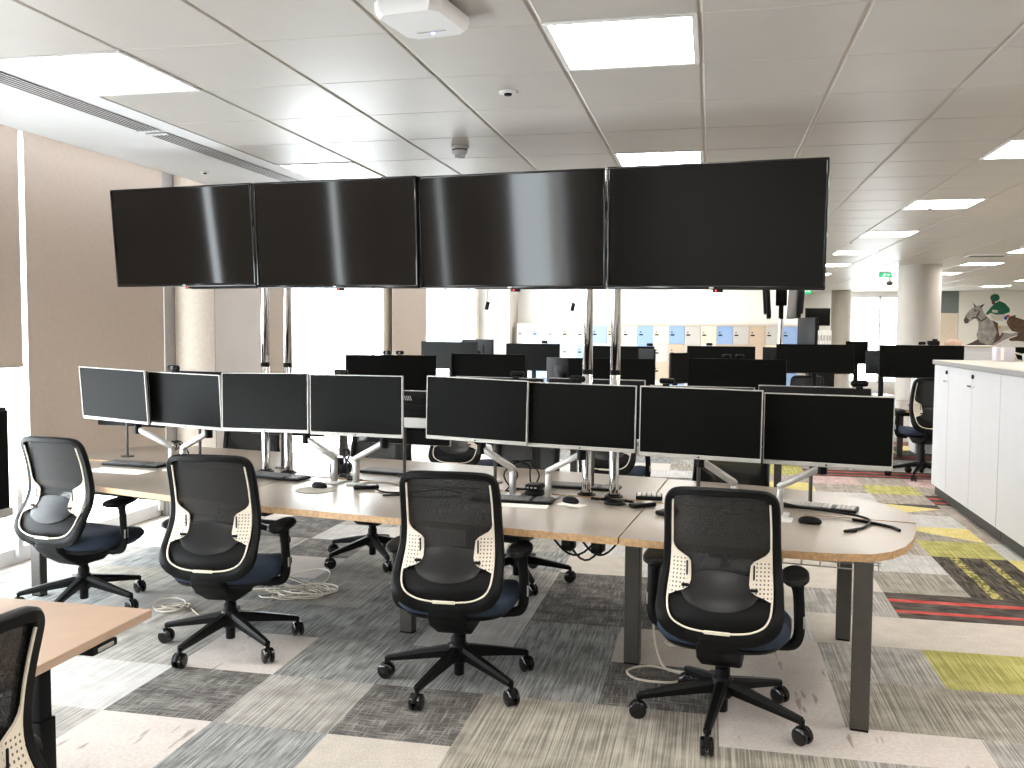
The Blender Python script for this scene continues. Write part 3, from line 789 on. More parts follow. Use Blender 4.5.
for (c, ya, ti, ro), lab in zip(MON, MLAB):
    p = Vector((c[0] * K, c[1] * K, 1.62 + (c[2] - 1.62) * K))
    place_monitor(pose(p, ya, ti, ro, MH), lab, 'blank monitors along the camera side of the long desk')
arms = [(-4.055, -1, .24), (-3.965, 1, .22), (-2.875, -1, .17), (-2.73, 1, .20), (-1.765, -1, .17), (-1.562, 1, .19), (-.60, -1, .16), (-.38, 1, .19)]
ALAB = ['first silver monitor arm from the window, sloping up to the end monitor', 'second silver monitor arm from the window, sloping toward the chrome posts', 'third silver monitor arm from the window, beside the first chrome posts', 'fourth silver monitor arm from the window, over the loose cables',
        'fifth silver monitor arm from the window, on a square white foot', 'sixth silver monitor arm, just before the second chrome posts', 'seventh silver monitor arm, seen over the nearest chair back', 'last silver monitor arm, on the rounded desk end']
for (u, s, dx), lab in zip(arms, ALAB):
    make_arm(s, (dx, .105), lab, 'silver monitor arms on the camera side', D(u, 4.58, DZ), RZ)

# rear monitors with their backs to us
RB = [(-4.78, 1.10, 4), (-4.15, 1.17, -3), (-3.5, 1.10, 0), (-2.62, 1.085, 2), (-2.02, 1.18, -1), (-1.43, 1.185, 0), (-.84, 1.16, 2), (-.26, 1.175, -2)]
RLAB = ['black monitor back by the window, only its lower corner showing', 'second monitor back from the window, behind the greenish monitor', 'third monitor back from the window, behind the first chrome posts', 'low black monitor back with slanted logo strokes and a white mount arm',
        'black monitor back behind the fifth front monitor', 'black monitor back behind the sixth front monitor and posts', 'black monitor back behind the seventh front monitor', 'grey-edged monitor back behind the end monitor by the aisle']
rear = []
for (u, z, tw), lab in zip(RB, RLAB):
    rear.append(place_monitor(pose(D(u, 5.02, z), 180 - 9 + tw, 0, 0, MH), lab, 'monitors on the far side of the long desk'))
for (u, z, tw), o in zip(RB, rear):
    zb = z - MH / 2 - DZ
    m = MB(); m.cyl((0, .062, MH * .5), (0, .062, -zb), .010, seg=12); m.lathe([(.045, -zb), (.045, -zb + .008)], (0, .062, 0), 20); m.build('stand', BRONZE, o)
# logo strokes on the low monitor's back, seen between two front monitors, and its white mount
m = MB()
for i in range(4):
    x = -.035 + i * .013; m.prism([(x, .272), (x + .006, .272), (x + .018, .300), (x + .012, .300)], .0285, .0295, 'y')
m.build('logo', SILVER, rear[3])
m = MB(); m.box((-.02, .062, .14), (.26, .03, .06), bevel=.008); m.lathe([(.045, .043), (.045, .06)], (.06, 0, .14), 20, axis='y'); m.build('mount_plate', WHITE, rear[3])
m = MB(); m.prism([(-.03, .225), (-.02, .225), (.0, .26), (-.01, .26)], .0285, .0295, 'y'); m.lathe([(.028, .0285), (.028, .0292)], (.0, 0, .25), 20, axis='y'); m.build('logo', SILVER, rear[7])

# webcams
def webcam(u, v, z, rz, label):
    t = thing('webcam', label, 'webcam', D(u, v, z), rz, 'black webcams on monitor tops')
    m = MB(); m.box((0, 0, .020), (.085, .028, .032), bevel=.012, seg=3); m.build('body', BLACK, t)
    m = MB(); m.lathe([(.012, -.019), (.012, -.012)], (0, 0, .02), 14, axis='y'); m.build('lens', BLACKG, t)
    m = MB(); m.box((0, .02, -.005), (.035, .03, .024), bevel=.004); m.build('clip', BLACK, t)
webcam(-3.90, 4.43, 1.363, RZ, 'black webcam on the second monitor from the window')
webcam(-2.67, 4.325, 1.368, RZ, 'black webcam on the fourth monitor from the window')
webcam(-1.91, 5.02, 1.347, RZ + PI, 'black webcam on the far-side monitor behind the fifth front monitor')
webcam(-1.36, 4.42, 1.360, RZ, 'black webcam on the sixth monitor beside the chrome posts')
webcam(-1.03, 5.02, 1.329, RZ + PI, 'black webcam seen over the seventh monitor, on the one behind it')
webcam(-.04, 5.02, 1.342, RZ + PI, 'black webcam on the far-side monitor by the aisle')

# ------------------------------------------------------------------ display stand and hanging screens
def stand():
    t = thing('display_stand', 'pairs of chrome posts on the desk holding the row of big screens', 'display stand', D(-2.4, 4.79, DZ), RZ)
    for u in (-3.503, -3.336, -1.415, -1.262):
        x = u + 2.4
        m = MB(); m.lathe([(.0265, 0.008), (.0265, .655), (.0245, .658), (.0245, .682), (.0265, .685), (.0265, 1.60)], (x, 0, 0), 24); p = m.build('post', CHROME, t)
        m = MB(); m.lathe([(.05, 0), (.05, .006), (.035, .010), (.035, .016)], (x, 0, 0), 24); m.build('post_foot', BLACK, p)
        m = MB(); m.lathe([(.0272, .657), (.0272, .683)], (x, 0, 0), 24); m.build('collar', BLACK, p)
    for z in (1.30, 1.55):
        m = MB(); m.box((.0, -.036, z), (4.2, .02, .05), bevel=.004); m.build('cross_rail', BLACK, t)
    for (x0, x1) in ((-1.62, -.9), (.25, .85)):
        m = MB(); m.box(((x0 + x1) / 2, -.045, 1.150), (x1 - x0, .03, .02), bevel=.003); m.build('lower_bracket', BLACK, t)
stand()
TW, TH = 1.065, .616
def make_tv(w=TW, h=TH):
    t = thing('hanging_screen', 'x', 'television')
    m = MB(); m.box((0, .018, h / 2), (w, .032, h), bevel=.006); m.box((0, .042, h * .45), (w * .7, .03, h * .6), bevel=.012); m.build('housing', BLACK, t)
    m = MB(); b = .011; bb = .02
    m.box((0, -.001, bb / 2), (w, .012, bb), bevel=.003); m.box((0, -.001, h - b / 2), (w, .012, b), bevel=.003)
    for s in (1, -1): m.box((s * (w / 2 - b / 2), -.001, h / 2 + .004), (b, .012, h - .03), bevel=.002)
    fr = m.build('bezel', BLACKG, t)
    m = MB(); m.box((0, .002, (h + bb - b) / 2), (w - 2 * b + .002, .006, h - b - bb + .002)); m.build('screen', SCREEN_TV, t)
    m = MB(); m.box((0, -.0075, .010), (.022, .002, .008)); m.build('badge', SILVER, fr)
    m = MB(); m.box((.03, .005, -.006), (.05, .02, .014), bevel=.003); rc = m.build('sensor', BLACK, t)
    m = MB(); m.cyl((.022, -.004, -.004), (.022, -.0062, -.004), .0035, seg=10); m.build('standby_light', REDLED, rc)
    return t
TVS = [((-3.389, 5.463, 2.216), -8.2, -5.1, -.28), ((-2.222, 5.21, 2.189), -8.5, -4.4, -.68), ((-1.114, 5.068, 2.174), -9.0, -5.6, -.70), ((-.002, 4.874, 2.159), -9.75, -5.4, -.9)]
TLAB = ['large dark wall screen at the window end of the hanging row', 'second large dark screen from the window in the hanging row', 'third large dark screen from the window, with a bright window reflection', 'large dark screen at the aisle end of the hanging row']
tv = make_tv(); KT = .955
for i, ((c, ya, ti, ro), lab) in enumerate(zip(TVS, TLAB)):
    p = Vector((c[0] * KT, c[1] * KT, 1.62 + (c[2] - 1.62) * KT)); M = pose(p, ya, ti, ro, TH)
    if i == 0: tv.matrix_basis = M; tv['label'] = lab; tv['group'] = 'big screens hung over the desk'
    else: dup(tv, label=lab, group='big screens hung over the desk', M=M)
def hang_plug(p, length, label):
    t = thing('hanging_plug', label, 'cable', p, 0, 'loose plugs dangling under the screens')
    m = MB(); m.tube([(0, 0, length), (.004, 0, length * .6), (-.004, 0, length * .3), (.001, 0, .03)], .003, 6); m.build('lead', CABLEW, t)
    m = MB(); m.box((0, 0, .012), (.020, .016, .045), rot=Matrix.Rotation(.25, 3, 'Y'), bevel=.004); m.build('plug', BLACK, t)
hang_plug(D(-1.985, 4.74, 1.745), .14, 'black plug on a short lead dangling below the third hanging screen')
hang_plug(D(-1.475, 4.70, 1.735), .16, 'black plug dangling beside the second chrome posts')

# ------------------------------------------------------------------ things on the desk
def keyboard(u, v, rz, label, col=None, z=DZ):
    t = thing('keyboard', label, 'keyboard', D(u, v, z), RZ + R(rz), 'keyboards on the long desk')
    m = MB(); m.box((0, 0, .009), (.44, .135, .014), bevel=.004); m.build('body', BLACK, t)
    m = MB()
    for r in range(5):
        for c in range(19):
            if c in (14,): continue
            m.box((-.2 + c * .0222, -.05 + r * .025, .018), (.0185, .020, .006))
    m.build('keys', BLACK if col is None else col, t)
KEYG = mat('key_grey', (.13, .13, .13), .5)
keyboard(-4.42, 4.66, 3, 'black keyboard under the monitor nearest the window', KEYG)
keyboard(-3.30, 4.60, -4, 'black keyboard at the foot of the first chrome posts', KEYG)
keyboard(-1.72, 4.455, 8, 'black keyboard behind the middle chair back', KEYG)
keyboard(-1.50, 4.98, 2, 'black keyboard lying behind the second chrome posts', KEYG)
keyboard(-2.72, 5.02, -2, 'black keyboard on the far side beyond the loose cables', KEYG)
keyboard(-.25, 4.88, -6, 'pale-keyed keyboard on the rounded desk end', SILVER)
def mouse(u, v, rz, label, m_=None):
    t = thing('mouse', label, 'mouse', D(u, v, DZ), RZ + R(rz), 'computer mice on the long desk')
    rings = []
    for z, s in ((.002, .92), (.010, 1.0), (.020, .93), (.029, .72), (.034, .4)):
        rings.append([(.032 * s * math.cos(2 * PI * k / 20), .055 * s * math.sin(2 * PI * k / 20) + .004 * (1 - s), z) for k in range(20)])
    m = MB(); m.loft(rings); m.build('shell', m_ or BLACK, t, ang=60)
    m = MB(); m.cyl((-.004, .032, .027), (.004, .032, .027), .008, seg=12); m.build('wheel', SILVER, t)
mouse(-2.86, 4.40, 75, 'black mouse before the keyboard by the first chrome posts')
mouse(-.235, 4.47, 80, 'black mouse on the rounded desk end')
mouse(-1.42, 4.52, 60, 'black mouse at the foot of the second chrome posts')
m = MB(); m.lathe([(.11, 0), (.11, .003), (.10, .003)], D(-2.84, 4.33, DZ), 28); tag(m.build('mouse_mat', mat('mat_grey', (.32, .30, .26), .7)), 'round grey mouse mat under the mouse by the first posts', 'mouse mat')
def paper(u, v, w, h, rz, label, th=.003):
    m = MB(); m.box((0, 0, th / 2), (w, h, th)); o = m.build('paper_sheet', PAPER); o.location = D(u, v, DZ); o.rotation_euler = (0, 0, RZ + R(rz)); tag(o, label, 'paper')
paper(-4.33, 4.43, .42, .16, 2, 'white paper sheet in front of the keyboard at the window end')
paper(-1.62, 4.345, .26, .09, 8, 'white paper sheet in front of the keyboard behind the middle chair')
paper(-2.45, 4.52, .20, .16, 20, 'white paper sheet under the loose cables')
paper(-1.40, 4.47, .14, .08, -15, 'crumpled white slip in front of the sixth monitor arm')
paper(-.35, 4.50, .07, .10, 0, 'small white card by the mouse on the rounded desk end', .006)
def dock():
    t = thing('docking_station', 'black docking box with ports standing by the sixth monitor arm', 'docking station', D(-1.655, 4.62, DZ), RZ)
    m = MB(); m.box((0, 0, .018), (.08, .10, .034), bevel=.005); m.box((0, 0, .055), (.075, .095, .034), bevel=.005); m.build('body', BLACK, t)
    m = MB()
    for i in range(3): m.box((-.022 + i * .022, -.0475, .055), (.012, .004, .006))
    m.build('ports', SILVER, t)
dock()
def phone(u, v, rz, label):
    t = thing('desk_handset', label, 'phone', D(u, v, DZ), RZ + R(rz), 'small black handsets on the desk')
    m = MB(); m.box((0, 0, .012), (.055, .14, .022), bevel=.008, seg=3); m.build('body', BLACK, t)
    m = MB(); m.box((0, .03, .0235), (.04, .05, .002)); m.build('display', SILVER, t)
phone(-2.60, 4.47, -55, 'black handset lying under the fourth monitor arm')
phone(-1.05, 4.56, -40, 'black handset on the desk seam beyond the nearest chair')
phone(-.90, 4.44, -20, 'dark handset half hidden by the nearest chair back')
def calculator():
    t = thing('calculator', 'grey calculator with pale keys on the seam between the desk halves', 'calculator', D(-1.07, 4.80, DZ), RZ + R(12))
    m = MB(); m.box((0, 0, .012), (.14, .11, .022), bevel=.006); m.build('body', BLACK, t)
    m = MB()
    for r in range(4):
        for c in range(5): m.box((-.052 + c * .026, -.04 + r * .02, .026), (.019, .013, .007))
    m.build('keys', PAPER, t)
calculator()
def coil(u, v, r, label):
    pts = [D(u, v, DZ + .008 + .0012 * i / 4) + Vector((r * (1 - .12 * (i % 9) / 9) * math.cos(i * .55), r * .8 * math.sin(i * .55), 0)) for i in range(40)]
    m = MB(); m.tube(pts, .004, 6); tag(m.build('cable_coil', BLACK), label, 'cable')
coil(-1.19, 4.54, .055, 'small black coiled cable at the foot of the second chrome posts')
def squiggle(name, pts, r, mt, label, n=6, cat='cable'):
    m = MB(); m.tube(catmull(pts, n), r, 6); return tag(m.build(name, mt), label, cat)
z = DZ + .006
squiggle('loose_cable', [D(-2.62, 4.55, z), D(-2.45, 4.40, z), D(-2.30, 4.45, z), D(-2.16, 4.55, z + .01), D(-2.02, 4.47, z), D(-2.15, 4.36, z), D(-2.32, 4.36, z), D(-2.40, 4.30, z)], .0055, BLACK, 'black cable looping across the desk under the fourth monitor')
squiggle('loose_cable', [D(-2.75, 4.62, z), D(-2.6, 4.7, z), D(-2.4, 4.62, z), D(-2.2, 4.68, z), D(-2.0, 4.60, z)], .005, CABLEW, 'pale cable lying behind the paper under the fourth monitor')
squiggle('loose_cable', [D(-.42, 4.70, z + .05), D(-.30, 4.74, z + .02), D(-.10, 4.70, z + .012), D(.02, 4.60, z + .01), D(.0, 4.45, z), D(-.08, 4.33, z), D(-.03, 4.36, z)], .006, BLACK, 'black cable with a bare end across the rounded desk end')
squiggle('loose_cable', [D(-.05, 4.62, z), D(.05, 4.56, z), D(.12, 4.50, z), D(.15, 4.44, z)], .0075, BLACK, 'short thick black cable with plug ends near the tip of the desk')
for i, (a, b, lab) in enumerate((((-4.03, 4.62), (-4.1, 4.70), 'black leads bunched at the foot of the first monitor arm'), ((-2.80, 4.66), (-2.95, 4.80), 'black leads bunched between the third and fourth monitor arms'), ((-1.82, 4.66), (-1.70, 4.75), 'black leads at the foot of the fifth monitor arm'), ((-1.30, 4.62), (-1.12, 4.62), 'tangle of black leads round the second chrome posts'))):
    m = MB(); rr = random.Random(i + 11)
    for q in range(4):
        pts = []
        for s in range(7):
            f = s / 6; pts.append(D(a[0] + (b[0] - a[0]) * f + rr.uniform(-.05, .05), a[1] + (b[1] - a[1]) * f + rr.uniform(-.03, .03), DZ + .008 + (.17 * math.sin(PI * f) if i < 3 and q < 2 else .012 * rr.random())))
        m.tube(catmull(pts, 4), .0045, 6)
    tag(m.build('lead_bundle', BLACK), lab, 'cable')
m = MB(); m.box((0, 0, .03), (.13, .06, .06), rot=Matrix.Rotation(.1, 3, 'X'), bevel=.008); m.box((0, -.01, .075), (.05, .03, .04), bevel=.006)
o = m.build('desk_speaker', BLACK); o.location = D(-3.05, 4.93, DZ); o.rotation_euler = (0, 0, RZ); tag(o, 'small black desk speaker behind the first chrome posts', 'speaker')

# chairs on the camera side
GF = 'mesh chairs along the camera side of the long desk'
place_chair(-3.555, 4.66, -8, 'mesh-backed office chair nearest the window blinds', GF, -8)
place_chair(-2.375, 4.225, 4, 'second mesh-backed chair from the window, before the first chrome posts', GF, -31)
place_chair(-1.104, 4.01, 2, 'mesh-backed chair at the middle of the long desk, under the fifth monitor', GF, -34)
near_chair = place_chair(.073, 3.865, -6, 'nearest mesh-backed chair, by the rounded desk end', GF, -28)
for ch in near_chair.children:
    if ch.name.startswith('armrest') and ch.bound_box[0][0] < -.2: ch.location.z += .04      # its window-side arm is set higher
GR = 'mesh chairs tucked in on the far side of the long desk'
for (u, v, lab, tw, b) in ((-3.22, 5.62, 'office chair tucked in on the far side, its star base seen beside the middle chair', 6, 20), (-2.09, 5.50, 'office chair on the far side, casters seen behind the middle chair arm', -4, 10), (-.78, 5.62, 'office chair on the far side, dark back seen under the seventh monitor', 0, 40), (-4.4, 5.72, 'office chair on the far side at the window end, nearly hidden', 10, 0)):
    p = D(u, v); place_chair(p.x, p.y, 180 - 9 + tw, lab, GR, b)
GB = 'mesh chairs at the desks behind'
place_chair(-2.16, 8.0, -6, 'mesh chair at the desk behind, seen under the fifth monitor', GB, 5)
place_chair(-.80, 7.95, -10, 'mesh chair at the desk behind, its back rim seen beside the second chrome posts', GB, 15)
place_chair(2.34, 11.02, 14, 'raised mesh chair in the aisle beside the white cabinets', GB, 30, .12)
place_chair(1.30, 13.3, 172, 'mesh chair facing us behind the wide monitor beside the far column', GB, 0)
place_chair(-1.645, 1.52, 84, 'black chair pushed to the near beech desk, cut by the photo corner', 'near chair', 10, .02)

# near desk at the corner of the picture
def near_desk():
    t = thing('standing_desk', 'beech sit-stand desk at the near corner by the window', 'desk', (-2.07, 1.7, 0))
    m = MB(); m.box((0, 0, .742), (.80, 1.60, .026), bevel=.002, seg=1); m.build('tabletop', BEECH, t)
    for y in (-.55, .62):
        m = MB(); m.box((.135, y, .40), (.058, .05, .66), bevel=.004); m.box((.135, y, .24), (.072, .064, .44), bevel=.004); m.box((0.03, y, .0275), (.66, .075, .055), bevel=.008); m.build('leg', BLACK, t)
    m = MB(); m.box((.0, .035, .70), (.06, 1.2, .05)); m.build('frame_rail', BLACK, t)
    m = MB(); m.box((.375, .57, .716), (.06, .11, .024), bevel=.006); cp = m.build('control_panel', BLACK, t)
    m = MB(); m.box((.405, .57, .716), (.006, .07, .012), bevel=.002, seg=1); m.build('buttons', SILVER, cp)
near_desk()
def near_monitor():
    t = thing('desk_monitor', 'black monitor edge with silver foot bar on the near beech desk', 'monitor', M=Matrix.Translation((-2.16, 2.19, 1.025)) @ Matrix.Rotation(R(90), 4, 'Z'))
    m = MB(); m.box((0, .016, .17), (.60, .026, .35), bevel=.006); m.build('housing', BLACK, t)
    m = MB(); m.box((0, -.001, .014), (.605, .018, .026), bevel=.003); m.build('bezel', SILVER, t)
    m = MB(); m.box((0, .001, .18), (.59, .008, .31)); m.build('screen', SCREEN_M, t)
    m = MB(); m.box((0, .05, -.02), (.05, .02, .30), bevel=.004); m.box((0, .06, -.284), (.2, .16, .012), bevel=.004); m.build('stand', BLACK, t)
near_monitor()

# cables on the floor
def floor_tangle(cx, cy, r, n, seed, label, mt=CABLEW):
    rr = random.Random(seed); m = MB()
    for q in range(n):
        a0 = rr.uniform(0, 6.3); rad = r * rr.uniform(.35, .9); ox, oy = rr.uniform(-.5, .5) * r, rr.uniform(-.35, .35) * r; ti = rr.uniform(0, .9)
        pts = []
        for i in range(10):
            a = a0 + i * .7; pts.append((cx + ox + rad * math.cos(a) * .8, cy + oy + rad * .55 * math.sin(a), .012 + ti * rad * (.5 + .5 * math.sin(a + q)) * .7))
        m.tube(catmull(pts, 4), .004, 6)
    return tag(m.build('cable_tangle', mt), label, 'cable')
floor_tangle(-3.06, 4.72, .15, 5, 1, 'tangle of pale cables on the carpet between the first two chairs')
floor_tangle(-2.45, 5.12, .26, 12, 4, 'heap of pale cables on the carpet behind the second chair')
squiggle('floor_cable', [(-.22, 4.55, .40), (-.25, 4.50, .18), (-.20, 4.40, .02), (-.10, 4.33, .008), (-.14, 4.22, .008), (-.30, 4.22, .008), (-.36, 4.32, .008), (-.26, 4.40, .01), (-.10, 4.36, .008), (.02, 4.42, .008)], .006, CABLEW, 'pale cable looped on the carpet by the middle table leg')
floor_tangle(-.05, 4.75, .14, 4, 9, 'loose pale cables on the carpet under the nearest chair')
squiggle('floor_cable', [(-2.9, 4.72, .008), (-2.75, 4.60, .008), (-2.6, 4.66, .008), (-2.5, 4.9, .008)], .004, CABLEW, 'single pale cable trailing between the two cable tangles')

# ------------------------------------------------------------------ desks and monitors behind
def bench(name, label, cx, cy, rz, L, W, group):
    t = thing(name, label, 'desk', (cx, cy, 0), R(rz), group)
    for s in (1, -1):
        m = MB(); m.prism([(-L / 2, s * .012), (L / 2, s * .012), (L / 2, s * W / 2), (-L / 2, s * W / 2)], DZ - DT, DZ, 'z', 1, 0); m.build('tabletop', [LAM, PLY], t)
    for x in (-L / 2 + .1, 0, L / 2 - .1):
        for s in (1, -1):
            m = MB(); m.box((x, s * (W / 2 - .25), (DZ - DT) / 2), (.07, .05, DZ - DT)); m.build('leg', BRONZE, t)
    m = MB(); m.box((0, 0, .63), (L * .9, .2, .08), bevel=.01); m.build('cable_tray', BLACK, t)
GD = 'long benches behind'
bench('bench_desk', 'long bench desk with wide monitors just behind the main desk', -1.5, 9.1, -9, 4.4, 1.7, GD)
bench('bench_desk', 'long bench desk before the far lockers', -1.65, 12.9, -9, 4.6, 1.7, GD)
bench('bench_desk', 'bench desk on the aisle side, beyond the rounded desk end', 2.45, 12.25, 0, 2.7, 1.7, GD)
def wide(w, h, label, group): 
    return make_monitor(w, h, label, group, frame=False, name='wide_monitor')
def bgmon(x, y, top, w, yaw, label, h=.37, group='wide monitors on the benches behind', stand_=True):
    t = wide(w, h, label, group)
    t.matrix_basis = pose((x, y, top - h), yaw, 0, 0, 0)
    if stand_:
        zb = top - h
        m = MB(); m.box((0, .065, (DZ - zb + .12) / 2 + .0), (.06, .025, max(.1, zb - DZ + .12)), bevel=.004); m.box((0, .06, DZ - zb + .008), (.24, .18, .014), bevel=.004); m.box((0, .05, h * .35), (.1, .05, .1), bevel=.006); m.build('stand', BLACK, t)
    return t
bgmon(-3.111, 8.70, 1.37, .92, 6, 'wide dark monitor behind the fourth front monitor, two webcams on top')
bgmon(-2.175, 8.95, 1.385, .80, -8, 'wide monitor with a pale reflected streak, behind the fifth front monitor')
bgmon(-.968, 9.15, 1.35, .89, -9, 'wide black monitor behind the second chrome posts')
bgmon(.24, 9.0, 1.365, .92, -9, 'wide black monitor with two webcams behind the seventh front monitor')
bgmon(-3.473, 12.05, 1.465, .84, -9, 'wide bluish monitor farther back by the bright window')
bgmon(-2.367, 12.30, 1.445, .774, -9, 'far wide monitor fading into glare, in front of the pale lockers')
bgmon(-1.159, 12.5, 1.42, .855, -9, 'far wide monitor half hidden by the second chrome posts')
bgmon(.131, 12.6, 1.43, .897, -9, 'far wide monitor with brownish reflection before the blue lockers')
bgmon(1.255, 11.9, 1.475, .92, -9, 'wide black monitor under the hanging pair of edge-on screens', h=.36)
bgmon(2.493, 11.95, 1.475, .94, -6, 'wide black monitor rising behind the end of the white cabinets', h=.40)
bgmon(2.15, 12.45, 1.395, .45, 150, 'grey monitor back with a round mount beside the big column', h=.30)
bgmon(-3.338, 13.1, 1.49, .528, 165, 'small monitor back beside the far window', h=.33)
bgmon(-1.555, 9.9, 1.33, .46, 150, 'grey angled monitor next to the second chrome posts', h=.32)
bgmon(-2.15, 9.75, 1.345, .5, 160, 'angled black monitor end beside the streaked wide one', h=.33)
bgmon(-.31, 9.70, 1.40, .28, 50, 'bluish angled monitor in front of the lockers', h=.32, stand_=True)
bgmon(-.66, 9.74, 1.438, .24, -45, 'brown-tinted angled monitor in front of the lockers', h=.34)
bgmon(.85, 12.2, 1.43, .40, 170, 'grey monitor back beside the pole of the edge-on screens', h=.33)
bgmon(1.87, 12.75, 1.51, .28, 0, 'small black monitor by the narrow column', h=.30)
def bgcam(x, y, z, label):
    t = thing('webcam', label, 'webcam', (x, y, z), 0, 'black webcams on monitor tops')
    m = MB(); m.box((0, 0, .022), (.085, .03, .04), bevel=.014, seg=3); m.build('body', BLACK, t)
    m = MB(); m.lathe([(.013, -.02), (.013, -.014)], (0, 0, .022), 12, axis='y'); m.build('lens', BLACKG, t)
bgcam(-3.15, 8.70, 1.371, 'first of two webcams on the wide monitor behind the fourth front monitor')
bgcam(-3.02, 8.715, 1.371, 'second webcam on the wide monitor behind the fourth front monitor')
bgcam(.15, 9.03, 1.366, 'first of two webcams on the wide monitor behind the seventh front monitor')
bgcam(.27, 9.01, 1.366, 'second webcam on the wide monitor behind the seventh front monitor')
bgcam(-.02, 12.62, 1.431, 'webcam on the brownish far monitor before the lockers')
bgcam(-2.20, 12.29, 1.446, 'webcam on the far monitor fading into glare')
bgcam(2.50, 11.96, 1.476, 'webcam on the wide monitor behind the white cabinets')
bgcam(-.80, 12.46, 1.421, 'webcam on the far monitor behind the chrome posts')

# second mast with two screens seen edge-on, farther back
def mast():
    t = thing('display_mast', 'silver pole far back carrying two edge-on screens', 'display stand', (1.033, 14.58, 0), 0)
    m = MB(); m.cyl((0, 0, .75), (0, 0, 2.5), .036); m.build('pole', CHROME, t)
    m = MB(); m.box((0, 0, 2.2), (.16, .12, .36), bevel=.02); m.box((0, 0, 1.95), (.05, .12, .26), bevel=.01); m.build('bracket', BLACK, t)
    m = MB(); m.box((0, 0, .375), (.5, .5, .75), bevel=.01); m.build('plinth_box', BRONZE, t)
mast()
for i, (x, yaw) in enumerate(((.885, 87), (1.185, -87))):
    t = thing('edge_on_screen', ('edge-on black screen on the window side of the far mast', 'edge-on black screen on the aisle side of the far mast')[i], 'television', M=pose((x, 14.6, 1.83), yaw, 4, 0, 0), group='two screens on the far mast')
    m = MB(); m.box((0, .03, .32), (1.1, .06, .64), bevel=.01); m.box((0, .075, .3), (.9, .05, .46), bevel=.012); m.build('housing', BLACK, t)
    m = MB(); m.box((0, -.003, .32), (1.06, .004, .60)); m.build('screen', SCREEN_M, t)

# television and folder shelf by the narrow column
m = MB(); t = thing('wall_television', 'black television beyond the lockers beside the narrow column', 'television', (2.0, 18.6, 1.76))
m.box((0, .03, .16), (.46, .05, .34), bevel=.008); m.build('housing', BLACK, t)
m = MB(); m.box((0, .0, .165), (.44, .012, .31)); m.build('screen', SCREEN_TV, t)
m = MB(); m.box((0, .12, -.88), (.08, .08, 1.78)); m.box((0, .1, -1.745), (.5, .4, .03)); m.build('floor_stand', BLACK, t)
t = thing('screen_trolley', 'tall black screen on a trolley just right of the lockers', 'screen trolley', (1.535, 15.7, 0), R(-62))
m = MB(); m.box((0, 0, 1.62), (.5, .06, .48), bevel=.01); m.build('screen_back', BLACK, t)
m = MB(); m.box((0, .04, .7), (.10, .06, 1.4), bevel=.01); m.box((0, .02, .03), (.5, .4, .05), bevel=.01); m.build('column_stand', BLACK, t)
def shelf():
    t = thing('low_shelf', 'low dark shelf holding white folders beside the narrow column', 'shelf', (2.02, 17.86, 0))
    m = MB(); m.box((0, .15, .70), (.44, .3, 1.40), bevel=.005); m.build('body', BLACK, t)
    for i in range(6):
        f = MB(); f.box((0, 0, .13), (.046, .22, .26), bevel=.004); f.box((0, -.111, .12), (.03, .002, .10), 1); o = f.build('folder', [PAPER, SILVER]); o.location = (1.88 + i * .054, 17.99, 1.40)
        tag(o, 'white folder upright in the row on the low dark shelf', 'folder', 'white folders on the low shelf')
shelf()

# ------------------------------------------------------------------ white cabinets
def cabinets():
    units = [(9.36, 9.925, 1, 'narrow white cabinet at the far end of the cabinet row'), (7.765, 9.355, 2, 'two-door white cabinet in the middle of the cabinet row'), (6.17, 7.76, 2, 'white two-door cabinet at the near end, cut by the photo edge')]
    for y0, y1, nd, lab in units:
        t = thing('storage_cabinet', lab, 'cabinet', (2.2, y0, 0), 0, 'white cabinets along the aisle'); L = y1 - y0
        m = MB(); m.box((.235, L / 2, .705), (.43, L, 1.21)); m.build('carcass', CABW, t)
        m = MB(); m.box((.235, L / 2, .05), (.39, L - .004, .10)); m.build('plinth', PLINTH, t)
        for i in range(nd):
            w = L / nd; y = w * (i + .5)
            m = MB(); m.box((.010, y, .705), (.018, w - .006, 1.20), bevel=.002, seg=1); d = m.build('door', CABW, t)
            hy = .06 if nd == 1 else (w - .03 if i == 0 else w + .03)
            m = MB(); m.box((-.010, hy, 1.165), (.022, .10, .016), bevel=.004); m.build('handle', CHROME, d)
            if not (nd == 2 and i == 1):
                m = MB(); m.lathe([(.019, -.012), (.019, .004)], (0, hy, 1.25), 14, axis='x'); m.build('lock', BLACK, d)
    t = thing('cabinet_worktop', 'beige worktop with grey edge lying over the white cabinets', 'worktop', (2.185, 6.15, 1.312))
    m = MB(); m.box((.46, 1.9, .021), (.92, 3.8, .042), 0); m.box((.0005, 1.9, .019), (.003, 3.8, .038), 1); m.box((.46, 3.8, .019), (.92, .003, .038), 1); m.build('top', [CABTOP, CABEDGE], t)
    t = thing('storage_cabinet', 'white cabinet backing onto the others, hidden behind them', 'cabinet', (2.66, 6.17, 0), 0, 'white cabinets along the aisle')
    m = MB(); m.box((.22, 1.875, .705), (.42, 3.75, 1.21)); m.build('carcass', CABW, t)
    m = MB(); m.box((.22, 1.875, .05), (.38, 3.74, .10)); m.build('plinth', PLINTH, t)
cabinets()
LILAC = mat('lilac_card', (.58, .56, .62), .6, var=.05)
m = MB(); m.box((0, 0, .068), (.17, .13, .135), bevel=.003); m.box((-.03, -.066, .07), (.03, .002, .12), 1); o = m.build('archive_box', [LILAC, PAPER]); o.location = (2.80, 9.82, 1.354); tag(o, 'small lilac box standing on the cabinet worktop', 'box')
t = thing('mug', 'white mug with a dark ring mark on the cabinet worktop', 'mug', (2.985, 9.75, 1.354))
